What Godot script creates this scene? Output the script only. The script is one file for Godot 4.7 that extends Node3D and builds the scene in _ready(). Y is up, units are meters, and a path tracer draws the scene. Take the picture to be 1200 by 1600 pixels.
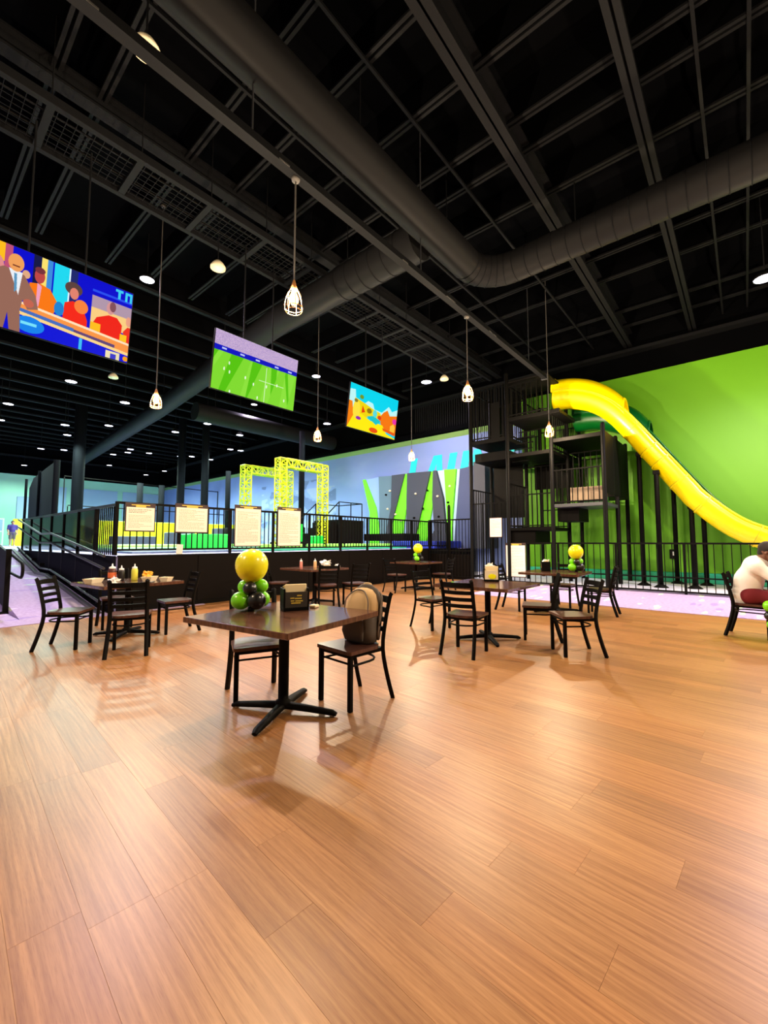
extends Node3D
# World axes: X runs along the hall towards the painted end wall, -Z runs towards the trampoline courts, Y is up.
var M := {}
var taken := {}
var rng := RandomNumberGenerator.new()

func W(u: float, y: float, v: float) -> Vector3:
	return Vector3(u, y, -v)

func numbered(called: String) -> String:
	if not taken.has(called):
		taken[called] = 0
		return called
	taken[called] += 1
	return "%s_%03d" % [called, taken[called]]

# ---------- nodes ----------
func tag(o: Node, label: String, category := "", group := "", kind := ""):
	if label: o.set_meta("label", label)
	if category: o.set_meta("category", category)
	if group: o.set_meta("group", group)
	if kind: o.set_meta("kind", kind)

func thing(called: String, label: String, category: String, at := Vector3.ZERO, turn := 0.0, group := "") -> Node3D:
	var o := Node3D.new()
	o.name = numbered(called)
	add_child(o)
	o.position = at
	o.rotation.y = turn
	tag(o, label, category, group)
	return o

func struct(called: String, label: String) -> Node3D:
	var o := Node3D.new()
	o.name = numbered(called)
	add_child(o)
	o.set_meta("kind", "structure")
	o.set_meta("label", label)
	return o

func part(called: String, mesh, mat: Material, parent: Node, at := Vector3.ZERO, label := "") -> MeshInstance3D:
	var o := MeshInstance3D.new()
	o.name = called
	o.mesh = commit(mesh) if mesh is SurfaceTool else mesh
	o.material_override = mat
	o.position = at
	if label: o.set_meta("label", label)
	parent.add_child(o, true)
	return o

func copy(proto: Node3D, at: Vector3, turn: float, label: String, group := "") -> Node3D:
	var r: Node3D = proto.duplicate()
	r.name = numbered(String(proto.name).rstrip("_0123456789"))
	add_child(r)
	r.position = at
	r.rotation.y = turn
	r.set_meta("label", label)
	if group: r.set_meta("group", group)
	return r

# ---------- shapes ----------
func S() -> SurfaceTool:
	var st := SurfaceTool.new()
	st.begin(Mesh.PRIMITIVE_TRIANGLES)
	return st

func commit(st: SurfaceTool) -> ArrayMesh:
	st.generate_normals()
	return st.commit()

func face(st: SurfaceTool, p: Array, out: Vector3, sg := -1):
	st.set_smooth_group(sg)
	var n: Vector3 = (p[2] - p[0]).cross(p[1] - p[0])
	var flip := n.dot(out) < 0.0
	for i in range(1, p.size() - 1):
		st.add_vertex(p[0])
		if flip:
			st.add_vertex(p[i + 1]); st.add_vertex(p[i])
		else:
			st.add_vertex(p[i]); st.add_vertex(p[i + 1])

func bx(st: SurfaceTool, c: Vector3, s: Vector3, b := Basis.IDENTITY, bev := 0.0) -> SurfaceTool:
	var h := s * 0.5
	for ax in 3:
		var a1 := (ax + 1) % 3
		var a2 := (ax + 2) % 3
		for sg in [-1.0, 1.0]:
			var q := []
			for k in [[-1, -1], [1, -1], [1, 1], [-1, 1]]:
				var p := Vector3.ZERO
				p[ax] = sg * h[ax]
				p[a1] = k[0] * (h[a1] - bev)
				p[a2] = k[1] * (h[a2] - bev)
				q.append(c + b * p)
			var o := Vector3.ZERO
			o[ax] = sg
			face(st, q, b * o)
	if bev > 0.0:
		for ax in 3:
			var a1 := (ax + 1) % 3
			var a2 := (ax + 2) % 3
			for s1 in [-1.0, 1.0]:
				for s2 in [-1.0, 1.0]:
					var q := []
					for k in [[-1, 0], [1, 0], [1, 1], [-1, 1]]:
						var p := Vector3.ZERO
						p[ax] = k[0] * (h[ax] - bev)
						p[a1] = s1 * (h[a1] - (bev if k[1] else 0.0))
						p[a2] = s2 * (h[a2] - (0.0 if k[1] else bev))
						q.append(c + b * p)
					var o := Vector3.ZERO
					o[a1] = s1; o[a2] = s2
					face(st, q, b * o)
		for k in 8:
			var sg := Vector3(1 if k & 1 else -1, 1 if k & 2 else -1, 1 if k & 4 else -1)
			var q := []
			for ax in 3:
				var p := Vector3(sg.x * (h.x - bev), sg.y * (h.y - bev), sg.z * (h.z - bev))
				p[ax] = sg[ax] * h[ax]
				q.append(c + b * p)
			face(st, q, b * sg)
	return st

func box(c: Vector3, s: Vector3, bev := 0.0) -> SurfaceTool:
	return bx(S(), c, s, Basis.IDENTITY, bev)

# box between two corner points given as (u, y, v)
func span(a: Vector3, b: Vector3, bev := 0.0) -> SurfaceTool:
	var p := W(a.x, a.y, a.z)
	var q := W(b.x, b.y, b.z)
	return box((p + q) * 0.5, (p - q).abs(), bev)

func ring(c: Vector3, x: Vector3, y: Vector3, n: int) -> Array:
	var r := []
	for i in n:
		var a := TAU * i / n
		r.append(c + x * cos(a) + y * sin(a))
	return r

func tube(st: SurfaceTool, pts: Array, r, n := 8, flat := 1.0, cap := true) -> SurfaceTool:
	var rings := []
	var up := Vector3.UP
	var d0: Vector3 = (pts[1] - pts[0]).normalized()
	if absf(d0.dot(up)) > 0.9: up = Vector3.RIGHT
	var side := d0.cross(up).normalized()
	for i in pts.size():
		var d: Vector3
		if i == 0: d = pts[1] - pts[0]
		elif i == pts.size() - 1: d = pts[i] - pts[i - 1]
		else: d = (pts[i] - pts[i - 1]).normalized() + (pts[i + 1] - pts[i]).normalized()
		d = d.normalized()
		side = (side - d * side.dot(d)).normalized()
		var u := side.cross(d)
		var rr: float = r[i] if r is Array else r
		rings.append(ring(pts[i], side * rr, u * rr * flat, n))
	for i in pts.size() - 1:
		for k in n:
			var k2 := (k + 1) % n
			var q := [rings[i][k], rings[i][k2], rings[i + 1][k2], rings[i + 1][k]]
			face(st, q, (q[0] + q[1] + q[2] + q[3]) * 0.25 - (pts[i] + pts[i + 1]) * 0.5, 1 if n > 4 else -1)
	if cap:
		face(st, rings[0], pts[0] - pts[1])
		face(st, rings[-1], pts[-1] - pts[-2])
	return st

func rod(a: Vector3, b: Vector3, r: float, n := 8) -> SurfaceTool:
	return tube(S(), [a, b], r, n)

# profile of (radius, height) turned about Y
func lathe(st: SurfaceTool, prof: Array, n := 16, at := Vector3.ZERO, b := Basis.IDENTITY, sg := 1) -> SurfaceTool:
	var mid := 0.0
	for p in prof: mid += p.y / prof.size()
	for i in prof.size() - 1:
		var p: Vector2 = prof[i]
		var q: Vector2 = prof[i + 1]
		for k in n:
			var a := TAU * k / n
			var c := TAU * (k + 1) / n
			var A := Vector3(cos(a), 0, sin(a))
			var C := Vector3(cos(c), 0, sin(c))
			var v := [A * p.x + Vector3.UP * p.y, C * p.x + Vector3.UP * p.y, C * q.x + Vector3.UP * q.y, A * q.x + Vector3.UP * q.y]
			# outward: perpendicular to the profile, away from the axis side it winds round
			var o := (A + C) * 0.5 * (q.y - p.y) + Vector3.UP * (p.x - q.x)
			if o.length() < 1e-6: continue
			for t in 4: v[t] = at + b * v[t]
			if p.x < 1e-5: face(st, [v[0], v[2], v[3]], b * o, sg)
			elif q.x < 1e-5: face(st, [v[0], v[1], v[2]], b * o, sg)
			else: face(st, v, b * o, sg)
	return st

func ball(st: SurfaceTool, c: Vector3, r: Vector3, b := Basis.IDENTITY, n := 16) -> SurfaceTool:
	var prof := []
	var m := n / 2
	for i in m + 1:
		var a := -PI / 2 + PI * i / m
		prof.append(Vector2(maxf(cos(a), 0.0) if i > 0 and i < m else 0.0, sin(a)))
	return lathe(st, prof, n, c, b * Basis.from_scale(r))

# flat outline (x, y) pushed along z from z0 to z1, mapped by t
func prism(st: SurfaceTool, poly: PackedVector2Array, z0: float, z1: float, t := Transform3D.IDENTITY) -> SurfaceTool:
	var tri := Geometry2D.triangulate_polygon(poly)
	for z in [z0, z1]:
		var o := t.basis * Vector3(0, 0, signf(z - (z0 + z1) * 0.5))
		for i in range(0, tri.size(), 3):
			var q := []
			for k in 3:
				var p := poly[tri[i + k]]
				q.append(t * Vector3(p.x, p.y, z))
			face(st, q, o)
	var ccw := not Geometry2D.is_polygon_clockwise(poly)
	for i in poly.size():
		var a := poly[i]
		var b := poly[(i + 1) % poly.size()]
		var nrm := Vector3(b.y - a.y, a.x - b.x, 0) * (1.0 if ccw else -1.0)
		face(st, [t * Vector3(a.x, a.y, z0), t * Vector3(b.x, b.y, z0), t * Vector3(b.x, b.y, z1), t * Vector3(a.x, a.y, z1)], t.basis * nrm)
	return st

func spline(pts: Array, per := 6) -> Array:
	var r := []
	for i in pts.size() - 1:
		var p0: Vector3 = pts[maxi(i - 1, 0)]
		var p3: Vector3 = pts[mini(i + 2, pts.size() - 1)]
		for k in per:
			r.append((pts[i] as Vector3).cubic_interpolate(pts[i + 1], p0, p3, float(k) / per))
	r.append(pts[-1])
	return r

# ---------- materials ----------
func mat(c: Color, rough := 0.5, metal := 0.0) -> StandardMaterial3D:
	var m := StandardMaterial3D.new()
	m.albedo_color = c
	m.roughness = rough
	m.metallic = metal
	return m

func glow(c: Color, e: float) -> StandardMaterial3D:
	var m := mat(c, 0.4)
	m.emission_enabled = true
	m.emission = c
	m.emission_energy_multiplier = e
	return m

func tex(img: Image) -> ImageTexture:
	return ImageTexture.create_from_image(img)

func rgb(r: int, g: int, b: int) -> Color:
	return Color(r / 255.0, g / 255.0, b / 255.0)

# ---------- painting flat print ----------
func fpoly(img: Image, pts: Array, c: Color):
	var w := img.get_width()
	var h := img.get_height()
	var y0 := 1e9
	var y1 := -1e9
	for p in pts:
		y0 = minf(y0, p.y * h); y1 = maxf(y1, p.y * h)
	for y in range(maxi(0, int(y0)), mini(h, int(y1) + 1)):
		var xs := []
		var yc := y + 0.5
		for i in pts.size():
			var a := Vector2(pts[i].x * w, pts[i].y * h)
			var q: Vector2 = pts[(i + 1) % pts.size()]
			var b := Vector2(q.x * w, q.y * h)
			if (a.y <= yc) != (b.y <= yc):
				xs.append(a.x + (yc - a.y) / (b.y - a.y) * (b.x - a.x))
		xs.sort()
		for i in range(0, xs.size() - 1, 2):
			var x0 := maxi(0, int(round(xs[i])))
			var x1 := mini(w, int(round(xs[i + 1])))
			if x1 > x0: img.fill_rect(Rect2i(x0, y, x1 - x0, 1), c)

func frect(img: Image, x0: float, y0: float, x1: float, y1: float, c: Color):
	fpoly(img, [Vector2(x0, y0), Vector2(x1, y0), Vector2(x1, y1), Vector2(x0, y1)], c)

func fell(img: Image, cx: float, cy: float, rx: float, ry: float, c: Color):
	var p := []
	for i in 24:
		p.append(Vector2(cx + rx * cos(TAU * i / 24), cy + ry * sin(TAU * i / 24)))
	fpoly(img, p, c)

func V2(a: Array) -> Array:
	var r := []
	for i in range(0, a.size(), 2): r.append(Vector2(a[i], a[i + 1]))
	return r

func pool(a: Array) -> PackedVector2Array:
	return PackedVector2Array(V2(a))

func lerp_img(w: int, h: int, f: Callable) -> Image:
	var img := Image.create(w, h, false, Image.FORMAT_RGB8)
	for y in h:
		for x in w:
			img.set_pixel(x, y, f.call(x, y))
	return img

func noise(seed_: int, freq: float, oct := 3) -> FastNoiseLite:
	var n := FastNoiseLite.new()
	n.seed = seed_
	n.frequency = freq
	n.fractal_octaves = oct
	return n

func wood_image(w: int, h: int, light: Color, dark: Color, seed_: int) -> Image:
	var a := noise(seed_, 0.011, 3)
	var b := noise(seed_ + 1, 0.05, 2)
	var c := noise(seed_ + 2, 0.16, 2)
	return lerp_img(w, h, func(x, y):
		var warp := a.get_noise_2d(x * 0.8, y * 0.16) * 26.0
		var rings := sin((x + warp) * 0.17 + a.get_noise_2d(x + 900.0, y * 0.07) * 9.0)
		var t := 0.42 + rings * 0.07 + b.get_noise_2d(x * 1.6 + warp * 0.6, y * 0.06) * 0.42
		var pore := c.get_noise_2d(x * 3.4, y * 0.16)
		t += clampf(pore - 0.08, 0.0, 1.0) * 0.5
		return light.lerp(dark, clampf(t, 0.0, 1.0)))

func carpet_image() -> Image:
	var img := Image.create(512, 512, false, Image.FORMAT_RGB8)
	var n := noise(31, 0.09, 3)
	for y in 512:
		for x in 512:
			img.set_pixel(x, y, rgb(166, 146, 186).lerp(rgb(182, 164, 202), 0.5 + n.get_noise_2d(x, y)))
	var r := RandomNumberGenerator.new()
	r.seed = 5
	for k in 30:
		var cx := r.randf()
		var cy := r.randf()
		var l := r.randf_range(0.04, 0.10)
		var col: Color = [rgb(190, 222, 186), rgb(206, 220, 176), rgb(216, 206, 226), rgb(150, 130, 190)][k % 4]
		var p := []
		for i in 10:
			var a := TAU * i / 10
			var rr := r.randf_range(0.55, 1.1)
			p.append(Vector2(cx + cos(a) * l * rr, cy + sin(a) * l * 0.22 * rr))
		fpoly(img, p, col)
	return img

func tv_show() -> Image:
	var g := Image.create(640, 360, false, Image.FORMAT_RGB8)
	g.fill(rgb(8, 12, 205))
	frect(g, 0.0, 0.0, 0.2, 0.22, rgb(255, 190, 30))
	frect(g, 0.2, 0.0, 0.24, 0.3, rgb(190, 80, 120))
	frect(g, 0.355, 0.0, 0.40, 0.5, rgb(20, 24, 70))
	frect(g, 0.40, 0.0, 0.435, 0.5, rgb(252, 226, 110))
	frect(g, 0.435, 0.0, 0.465, 0.45, rgb(60, 140, 220))
	frect(g, 0.475, 0.0, 0.565, 0.62, rgb(30, 216, 240))
	frect(g, 0.565, 0.0, 0.575, 0.6, rgb(225, 245, 255))
	frect(g, 0.575, 0.0, 0.62, 0.5, rgb(30, 40, 110))
	frect(g, 0.72, 0.22, 1.0, 0.55, rgb(176, 150, 170))
	frect(g, 0.72, 0.38, 1.0, 0.6, rgb(250, 206, 130))
	frect(g, 0.72, 0.14, 1.0, 0.17, rgb(40, 80, 240))
	# lettering at the top right of the picture
	frect(g, 0.875, 0.02, 0.93, 0.055, rgb(60, 205, 240))
	frect(g, 0.893, 0.02, 0.913, 0.15, rgb(60, 205, 240))
	frect(g, 0.945, 0.02, 0.962, 0.15, rgb(60, 205, 240))
	frect(g, 0.945, 0.02, 0.995, 0.055, rgb(60, 205, 240))
	frect(g, 0.98, 0.02, 0.997, 0.15, rgb(60, 205, 240))
	# people behind the desk
	fell(g, 0.15, 0.27, 0.05, 0.12, rgb(226, 140, 140))
	fell(g, 0.32, 0.28, 0.022, 0.05, rgb(225, 170, 130))
	fpoly(g, V2([0.34, 0.36, 0.40, 0.33, 0.46, 0.36, 0.51, 0.5, 0.48, 0.72, 0.34, 0.72]), rgb(250, 120, 20))
	fpoly(g, V2([0.385, 0.33, 0.41, 0.36, 0.40, 0.62, 0.385, 0.62]), rgb(240, 160, 190))
	fell(g, 0.395, 0.24, 0.03, 0.09, rgb(190, 70, 70))
	fell(g, 0.395, 0.17, 0.03, 0.04, rgb(120, 50, 60))
	fpoly(g, V2([0.55, 0.45, 0.60, 0.40, 0.66, 0.42, 0.70, 0.6, 0.70, 0.82, 0.54, 0.82]), rgb(245, 40, 25))
	fell(g, 0.655, 0.44, 0.045, 0.09, rgb(250, 130, 60))
	fell(g, 0.60, 0.24, 0.055, 0.085, rgb(92, 66, 62))
	fell(g, 0.605, 0.30, 0.028, 0.075, rgb(226, 130, 110))
	fpoly(g, V2([0.76, 0.5, 0.84, 0.42, 0.90, 0.42, 0.94, 0.5, 0.935, 0.76, 0.80, 0.76, 0.72, 0.66]), rgb(240, 36, 24))
	fell(g, 0.85, 0.32, 0.028, 0.085, rgb(214, 150, 150))
	fell(g, 0.865, 0.29, 0.022, 0.07, rgb(130, 80, 90))
	fpoly(g, V2([0.95, 0.58, 0.98, 0.5, 1.0, 0.5, 1.0, 0.72, 0.97, 0.72]), rgb(240, 50, 30))
	fell(g, 0.985, 0.42, 0.02, 0.07, rgb(235, 160, 130))
	frect(g, 0.72, 0.58, 0.79, 0.74, rgb(255, 190, 30))
	frect(g, 0.93, 0.62, 0.98, 0.74, rgb(255, 196, 30))
	fell(g, 0.52, 0.56, 0.03, 0.09, rgb(30, 130, 210))
	# desk
	fpoly(g, V2([0.30, 0.62, 1.0, 0.72, 1.0, 0.86, 0.28, 0.74]), rgb(250, 150, 70))
	fpoly(g, V2([0.30, 0.62, 1.0, 0.725, 1.0, 0.755, 0.30, 0.65]), rgb(255, 226, 190))
	fpoly(g, V2([0.30, 0.70, 0.62, 0.75, 0.62, 0.82, 0.30, 0.78]), rgb(70, 110, 190))
	fpoly(g, V2([0.62, 0.76, 0.9, 0.8, 0.9, 0.88, 0.62, 0.84]), rgb(96, 70, 120))
	fpoly(g, V2([0.26, 0.735, 1.0, 0.86, 1.0, 0.9, 0.26, 0.775]), rgb(255, 214, 140))
	fpoly(g, V2([0.26, 0.78, 1.0, 0.9, 1.0, 1.0, 0.26, 1.0]), rgb(10, 20, 215))
	fell(g, 0.36, 0.875, 0.085, 0.1, rgb(20, 130, 235))
	frect(g, 0.31, 0.85, 0.40, 0.885, rgb(120, 226, 250))
	frect(g, 0.66, 0.85, 0.68, 1.0, rgb(60, 190, 245))
	frect(g, 0.84, 0.9, 0.94, 1.0, rgb(238, 226, 180))
	frect(g, 0.875, 0.93, 0.915, 1.0, rgb(60, 60, 200))
	fell(g, 0.985, 0.95, 0.02, 0.035, rgb(250, 160, 20))
	# presenter in a brown suit
	fpoly(g, V2([0.10, 0.4, 0.2, 0.27, 0.31, 0.3, 0.38, 0.5, 0.40, 0.66, 0.34, 0.7, 0.31, 0.6, 0.30, 0.74, 0.31, 1.0, 0.25, 1.0, 0.235, 0.8, 0.22, 1.0, 0.12, 1.0]), rgb(150, 104, 88))
	fpoly(g, V2([0.225, 0.27, 0.30, 0.28, 0.285, 0.56]), rgb(235, 240, 246))
	fpoly(g, V2([0.255, 0.31, 0.27, 0.31, 0.275, 0.5, 0.262, 0.54]), rgb(90, 150, 190))
	fell(g, 0.262, 0.185, 0.043, 0.105, rgb(240, 160, 90))
	frect(g, 0.243, 0.215, 0.283, 0.23, rgb(120, 60, 40))
	fell(g, 0.345, 0.62, 0.03, 0.05, rgb(196, 100, 80))
	return g

func tv_match() -> Image:
	var g := Image.create(480, 270, false, Image.FORMAT_RGB8)
	g.fill(rgb(86, 196, 14))
	var k := 0
	for x in [[-0.5, -0.1], [-0.05, 0.2], [0.33, 0.44], [0.62, 0.70], [0.86, 0.92], [1.15, 1.2]]:
		fpoly(g, V2([0.05 + x[0] * 0.8 + 0.2, 1.0, 0.22 + x[0] * 0.8 + 0.2, 1.0, x[0] * 0.6 + 0.46, 0.3, x[0] * 0.6 + 0.36, 0.3]), rgb(140, 226, 60))
	for i in 5:
		var x0 := 0.06 + i * 0.22
		fpoly(g, V2([x0 - 0.16 + i * 0.03, 1.0, x0 + 0.02 + i * 0.02, 1.0, x0 + 0.13, 0.3, x0 + 0.05, 0.3]), rgb(128, 218, 48))
	fpoly(g, V2([0, 0, 1, 0, 1, 0.3, 0, 0.3]), rgb(206, 176, 222))
	var n := noise(8, 0.2, 2)
	for y in 78:
		for x in 480:
			var t := n.get_noise_2d(x * 3.0, y * 3.0)
			if t > 0.18: g.set_pixel(x, y, rgb(120, 96, 160))
			elif t < -0.2: g.set_pixel(x, y, rgb(238, 214, 232))
	fpoly(g, V2([0, 0.25, 1, 0.24, 1, 0.32, 0, 0.34]), rgb(14, 20, 190))
	for x in [0.08, 0.28, 0.46, 0.7, 0.88]:
		frect(g, x, 0.27, x + 0.05, 0.3, rgb(190, 200, 250))
	frect(g, 0.6, 0.36, 0.606, 1.0, rgb(230, 250, 210))
	frect(g, 0.52, 0.62, 0.84, 0.63, rgb(220, 250, 200))
	for q in [[0.17, 0.5], [0.12, 0.62], [0.18, 0.65], [0.36, 0.66], [0.46, 0.73], [0.52, 0.95], [0.86, 0.86], [0.2, 0.98], [0.62, 0.7], [0.75, 0.62]]:
		fell(g, q[0], q[1], 0.008, 0.03, rgb(238, 250, 226))
	return g

func tv_cartoon() -> Image:
	var g := Image.create(400, 240, false, Image.FORMAT_RGB8)
	g.fill(rgb(0, 214, 240))
	fpoly(g, V2([0, 0.14, 0.1, 0.12, 0.12, 0.3, 0.3, 0.36, 0.36, 0.28, 0.46, 0.3, 0.5, 0.42, 0.66, 0.44, 0.8, 0.24, 0.88, 0.34, 1.0, 0.24, 1.0, 0.6, 0.0, 0.7]), rgb(190, 246, 246))
	fpoly(g, V2([0.1, 0.3, 0.3, 0.36, 0.5, 0.44, 0.62, 0.46, 0.7, 0.6, 0.2, 0.7]), rgb(240, 214, 10))
	fpoly(g, V2([0.6, 0.6, 0.7, 0.42, 0.78, 0.34, 0.84, 0.46, 1.0, 0.4, 1.0, 0.9, 0.7, 0.8]), rgb(246, 120, 14))
	fpoly(g, V2([0, 0.4, 0.06, 0.4, 0.1, 0.7, 0.14, 0.9, 0.0, 1.0]), rgb(248, 130, 10))
	fpoly(g, V2([0.0, 1.0, 0.1, 0.7, 0.24, 0.62, 0.44, 0.72, 0.7, 0.74, 0.8, 0.92, 1.0, 0.98, 1.0, 1.0]), rgb(255, 236, 8))
	fell(g, 0.15, 0.56, 0.07, 0.22, rgb(252, 226, 60))
	fell(g, 0.23, 0.24, 0.04, 0.05, rgb(110, 150, 40))
	fell(g, 0.13, 0.36, 0.035, 0.04, rgb(130, 120, 40))
	fpoly(g, V2([0.26, 0.42, 0.32, 0.56, 0.25, 0.6]), rgb(232, 60, 10))
	fell(g, 0.4, 0.5, 0.05, 0.06, rgb(150, 120, 10))
	fpoly(g, V2([0.36, 0.64, 0.5, 0.58, 0.66, 0.66, 0.56, 0.78]), rgb(20, 196, 200))
	fell(g, 0.52, 0.52, 0.045, 0.09, rgb(90, 220, 220))
	fell(g, 0.62, 0.58, 0.04, 0.05, rgb(224, 60, 20))
	fell(g, 0.2, 0.74, 0.05, 0.04, rgb(150, 40, 170))
	fell(g, 0.52, 0.92, 0.09, 0.06, rgb(236, 80, 14))
	fell(g, 0.96, 0.56, 0.05, 0.07, rgb(236, 50, 170))
	fpoly(g, V2([0.87, 0.7, 0.94, 0.62, 0.98, 0.7, 0.97, 0.9, 0.87, 0.88]), rgb(252, 196, 60))
	fpoly(g, V2([0.7, 0.8, 0.98, 0.84, 0.99, 0.92, 0.72, 0.86]), rgb(236, 90, 14))
	return g

# printed rule sheet: dense rows of small print, illegible in the photograph
func sheet_image(w: int, h: int, seed_: int, heading: bool, rows: int) -> Image:
	var g := Image.create(w, h, false, Image.FORMAT_RGB8)
	g.fill(rgb(252, 242, 228))
	var r := RandomNumberGenerator.new()
	r.seed = seed_
	for i in rows:
		var y := (0.09 + 0.84 * i / rows) * h
		var x := 0.08 * w
		var big := heading and i < 3
		var end := w * (0.9 if r.randf() < 0.7 else r.randf_range(0.35, 0.85))
		if heading and i == 3: continue
		while x < end:
			var l := r.randf_range(3, 12)
			g.fill_rect(Rect2i(int(x), int(y), int(minf(l, end - x)) + 1, 3 if big else 2), rgb(112, 84, 74) if big else rgb(160, 132, 116))
			x += l + 3
	return g

func mural_image() -> Image:
	# painted rock shapes in muted blue-greys on the sky-blue wall; u 0..1 runs along the wall, 0 at the courts end
	var n := noise(77, 0.012, 4)
	var m := noise(12, 0.03, 3)
	return lerp_img(700, 240, func(x, y):
		var c := rgb(126, 148, 208)
		var s := n.get_noise_2d(x * 1.0, y * 1.2)
		var edge := m.get_noise_2d(x * 0.9 + 300.0, y * 0.7)
		if x > 330 and x < 480:
			if edge > 0.12 and y > 40: c = rgb(94, 112, 160)
			elif edge < -0.2 and y > 60: c = rgb(152, 166, 200)
		c = c.lerp(rgb(140, 160, 214), clampf(s, 0.0, 0.5))
		return c)

func textured(img: Image, rough := 0.5) -> StandardMaterial3D:
	var m := mat(Color.WHITE, rough)
	m.albedo_texture = tex(img)
	return m

func screen(img: Image, e: float) -> StandardMaterial3D:
	var m := mat(Color.BLACK, 0.5)
	m.metallic_specular = 0.1
	m.emission_enabled = true
	m.emission_texture = tex(img)
	m.emission_energy_multiplier = e
	return m

func materials():
	M.black = mat(Color(0.035, 0.034, 0.034), 0.42)
	M.black_wall = mat(Color(0.075, 0.062, 0.056), 0.6)
	M.roof = mat(Color(0.022, 0.024, 0.03), 0.9)
	M.steel = mat(Color(0.078, 0.082, 0.092), 0.7)
	M.duct = mat(Color(0.095, 0.096, 0.102), 0.55)
	M.post = mat(Color(0.045, 0.043, 0.04), 0.5)
	M.green_wall = mat(Color(0.39, 0.68, 0.0), 0.55)
	M.green_band = mat(Color(0.50, 0.66, 0.42), 0.6)
	M.mural = textured(mural_image(), 0.6)
	M.mint = mat(Color(0.62, 0.86, 0.76), 0.6)
	M.sky = mat(Color(0.62, 0.76, 0.86), 0.6)
	M.blue_grey = mat(Color(0.42, 0.52, 0.62), 0.6)
	M.grey_wall = mat(Color(0.45, 0.45, 0.46), 0.8)
	M.yellow_pad = mat(Color(0.93, 0.96, 0.02), 0.5)
	M.teal_pad = mat(Color(0.12, 0.66, 0.50), 0.5)
	M.mint_pad = mat(Color(0.48, 0.82, 0.62), 0.5)
	M.green_pad = mat(Color(0.02, 0.85, 0.28), 0.5)
	M.lime_pad = mat(Color(0.62, 0.95, 0.42), 0.5)
	M.blue_pad = mat(Color(0.10, 0.18, 0.62), 0.5)
	M.white_mat = mat(Color(0.86, 0.87, 0.92), 0.6)
	M.lav_floor = mat(Color(0.66, 0.66, 0.84), 0.7)
	M.truss = mat(Color(0.74, 0.80, 0.02), 0.45)
	M.slide = mat(Color(1.0, 0.92, 0.0), 0.3)
	M.slide_green = mat(Color(0.02, 0.36, 0.12), 0.3)
	M.net = mat(Color(0.09, 0.095, 0.13), 0.9)
	M.slate = mat(Color(0.22, 0.24, 0.30), 0.7)
	M.slate_teal = mat(Color(0.36, 0.46, 0.54), 0.7)
	M.wall_blue = mat(Color(0.55, 0.66, 0.88), 0.7)
	M.wall_pale = mat(Color(0.66, 0.80, 0.94), 0.7)
	M.navy = mat(Color(0.24, 0.29, 0.45), 0.7)
	M.lime_wall = mat(Color(0.42, 0.92, 0.08), 0.6)
	M.turquoise = mat(Color(0.10, 0.86, 0.88), 0.6)
	M.cream = mat(Color(0.96, 0.90, 0.78), 0.6)
	M.white = mat(Color(0.92, 0.91, 0.89), 0.6)
	M.maroon_dark = mat(Color(0.22, 0.13, 0.12), 0.6)
	M.gold = mat(Color(0.88, 0.76, 0.30), 0.5)
	M.handrail = mat(Color(0.30, 0.31, 0.33), 0.35, 0.4)
	M.chrome = mat(Color(0.75, 0.75, 0.75), 0.25, 0.9)
	M.lamp_wire = mat(Color(0.80, 0.56, 0.34), 0.4, 0.5)
	M.bulb = glow(Color(1.0, 0.80, 0.46), 10.0)
	M.led = glow(Color(0.93, 0.92, 1.0), 9.0)
	M.lens_off = mat(Color(0.90, 0.86, 0.74), 0.5)
	var wal := textured(wood_image(256, 256, rgb(108, 74, 56), rgb(62, 38, 30), 41), 0.14)
	wal.uv1_triplanar = true
	wal.uv1_scale = Vector3(0.9, 0.9, 0.9)
	M.walnut = wal
	var seat := textured(wood_image(256, 256, rgb(98, 62, 50), rgb(60, 36, 30), 43), 0.3)
	seat.uv1_triplanar = true
	seat.uv1_scale = Vector3(1.1, 1.1, 1.1)
	M.seat = seat
	var cp := textured(carpet_image(), 0.95)
	cp.uv1_triplanar = true
	cp.uv1_world_triplanar = true
	cp.uv1_scale = Vector3(0.26, 0.26, 0.26)
	M.carpet = cp
	for c in [["b_yellow", Color(1.0, 0.97, 0.0)], ["b_green", Color(0.50, 0.90, 0.04)], ["b_black", Color(0.03, 0.03, 0.03)], ["b_white", Color(0.9, 0.9, 0.85)]]:
		var m := mat(c[1], 0.22)
		m.clearcoat_enabled = true
		m.clearcoat = 0.4
		M[c[0]] = m
	# oak-look vinyl planks in four tones of one print
	var base := tex(wood_image(640, 1024, rgb(184, 136, 86), rgb(134, 88, 49), 7))
	M.planks = []
	for t in [Color(1, 1, 1), Color(0.96, 0.95, 0.94), Color(0.90, 0.88, 0.86), Color(0.98, 0.95, 0.92)]:
		var m := mat(t, 0.37)
		m.metallic_specular = 0.42
		m.albedo_texture = base
		M.planks.append(m)

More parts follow.
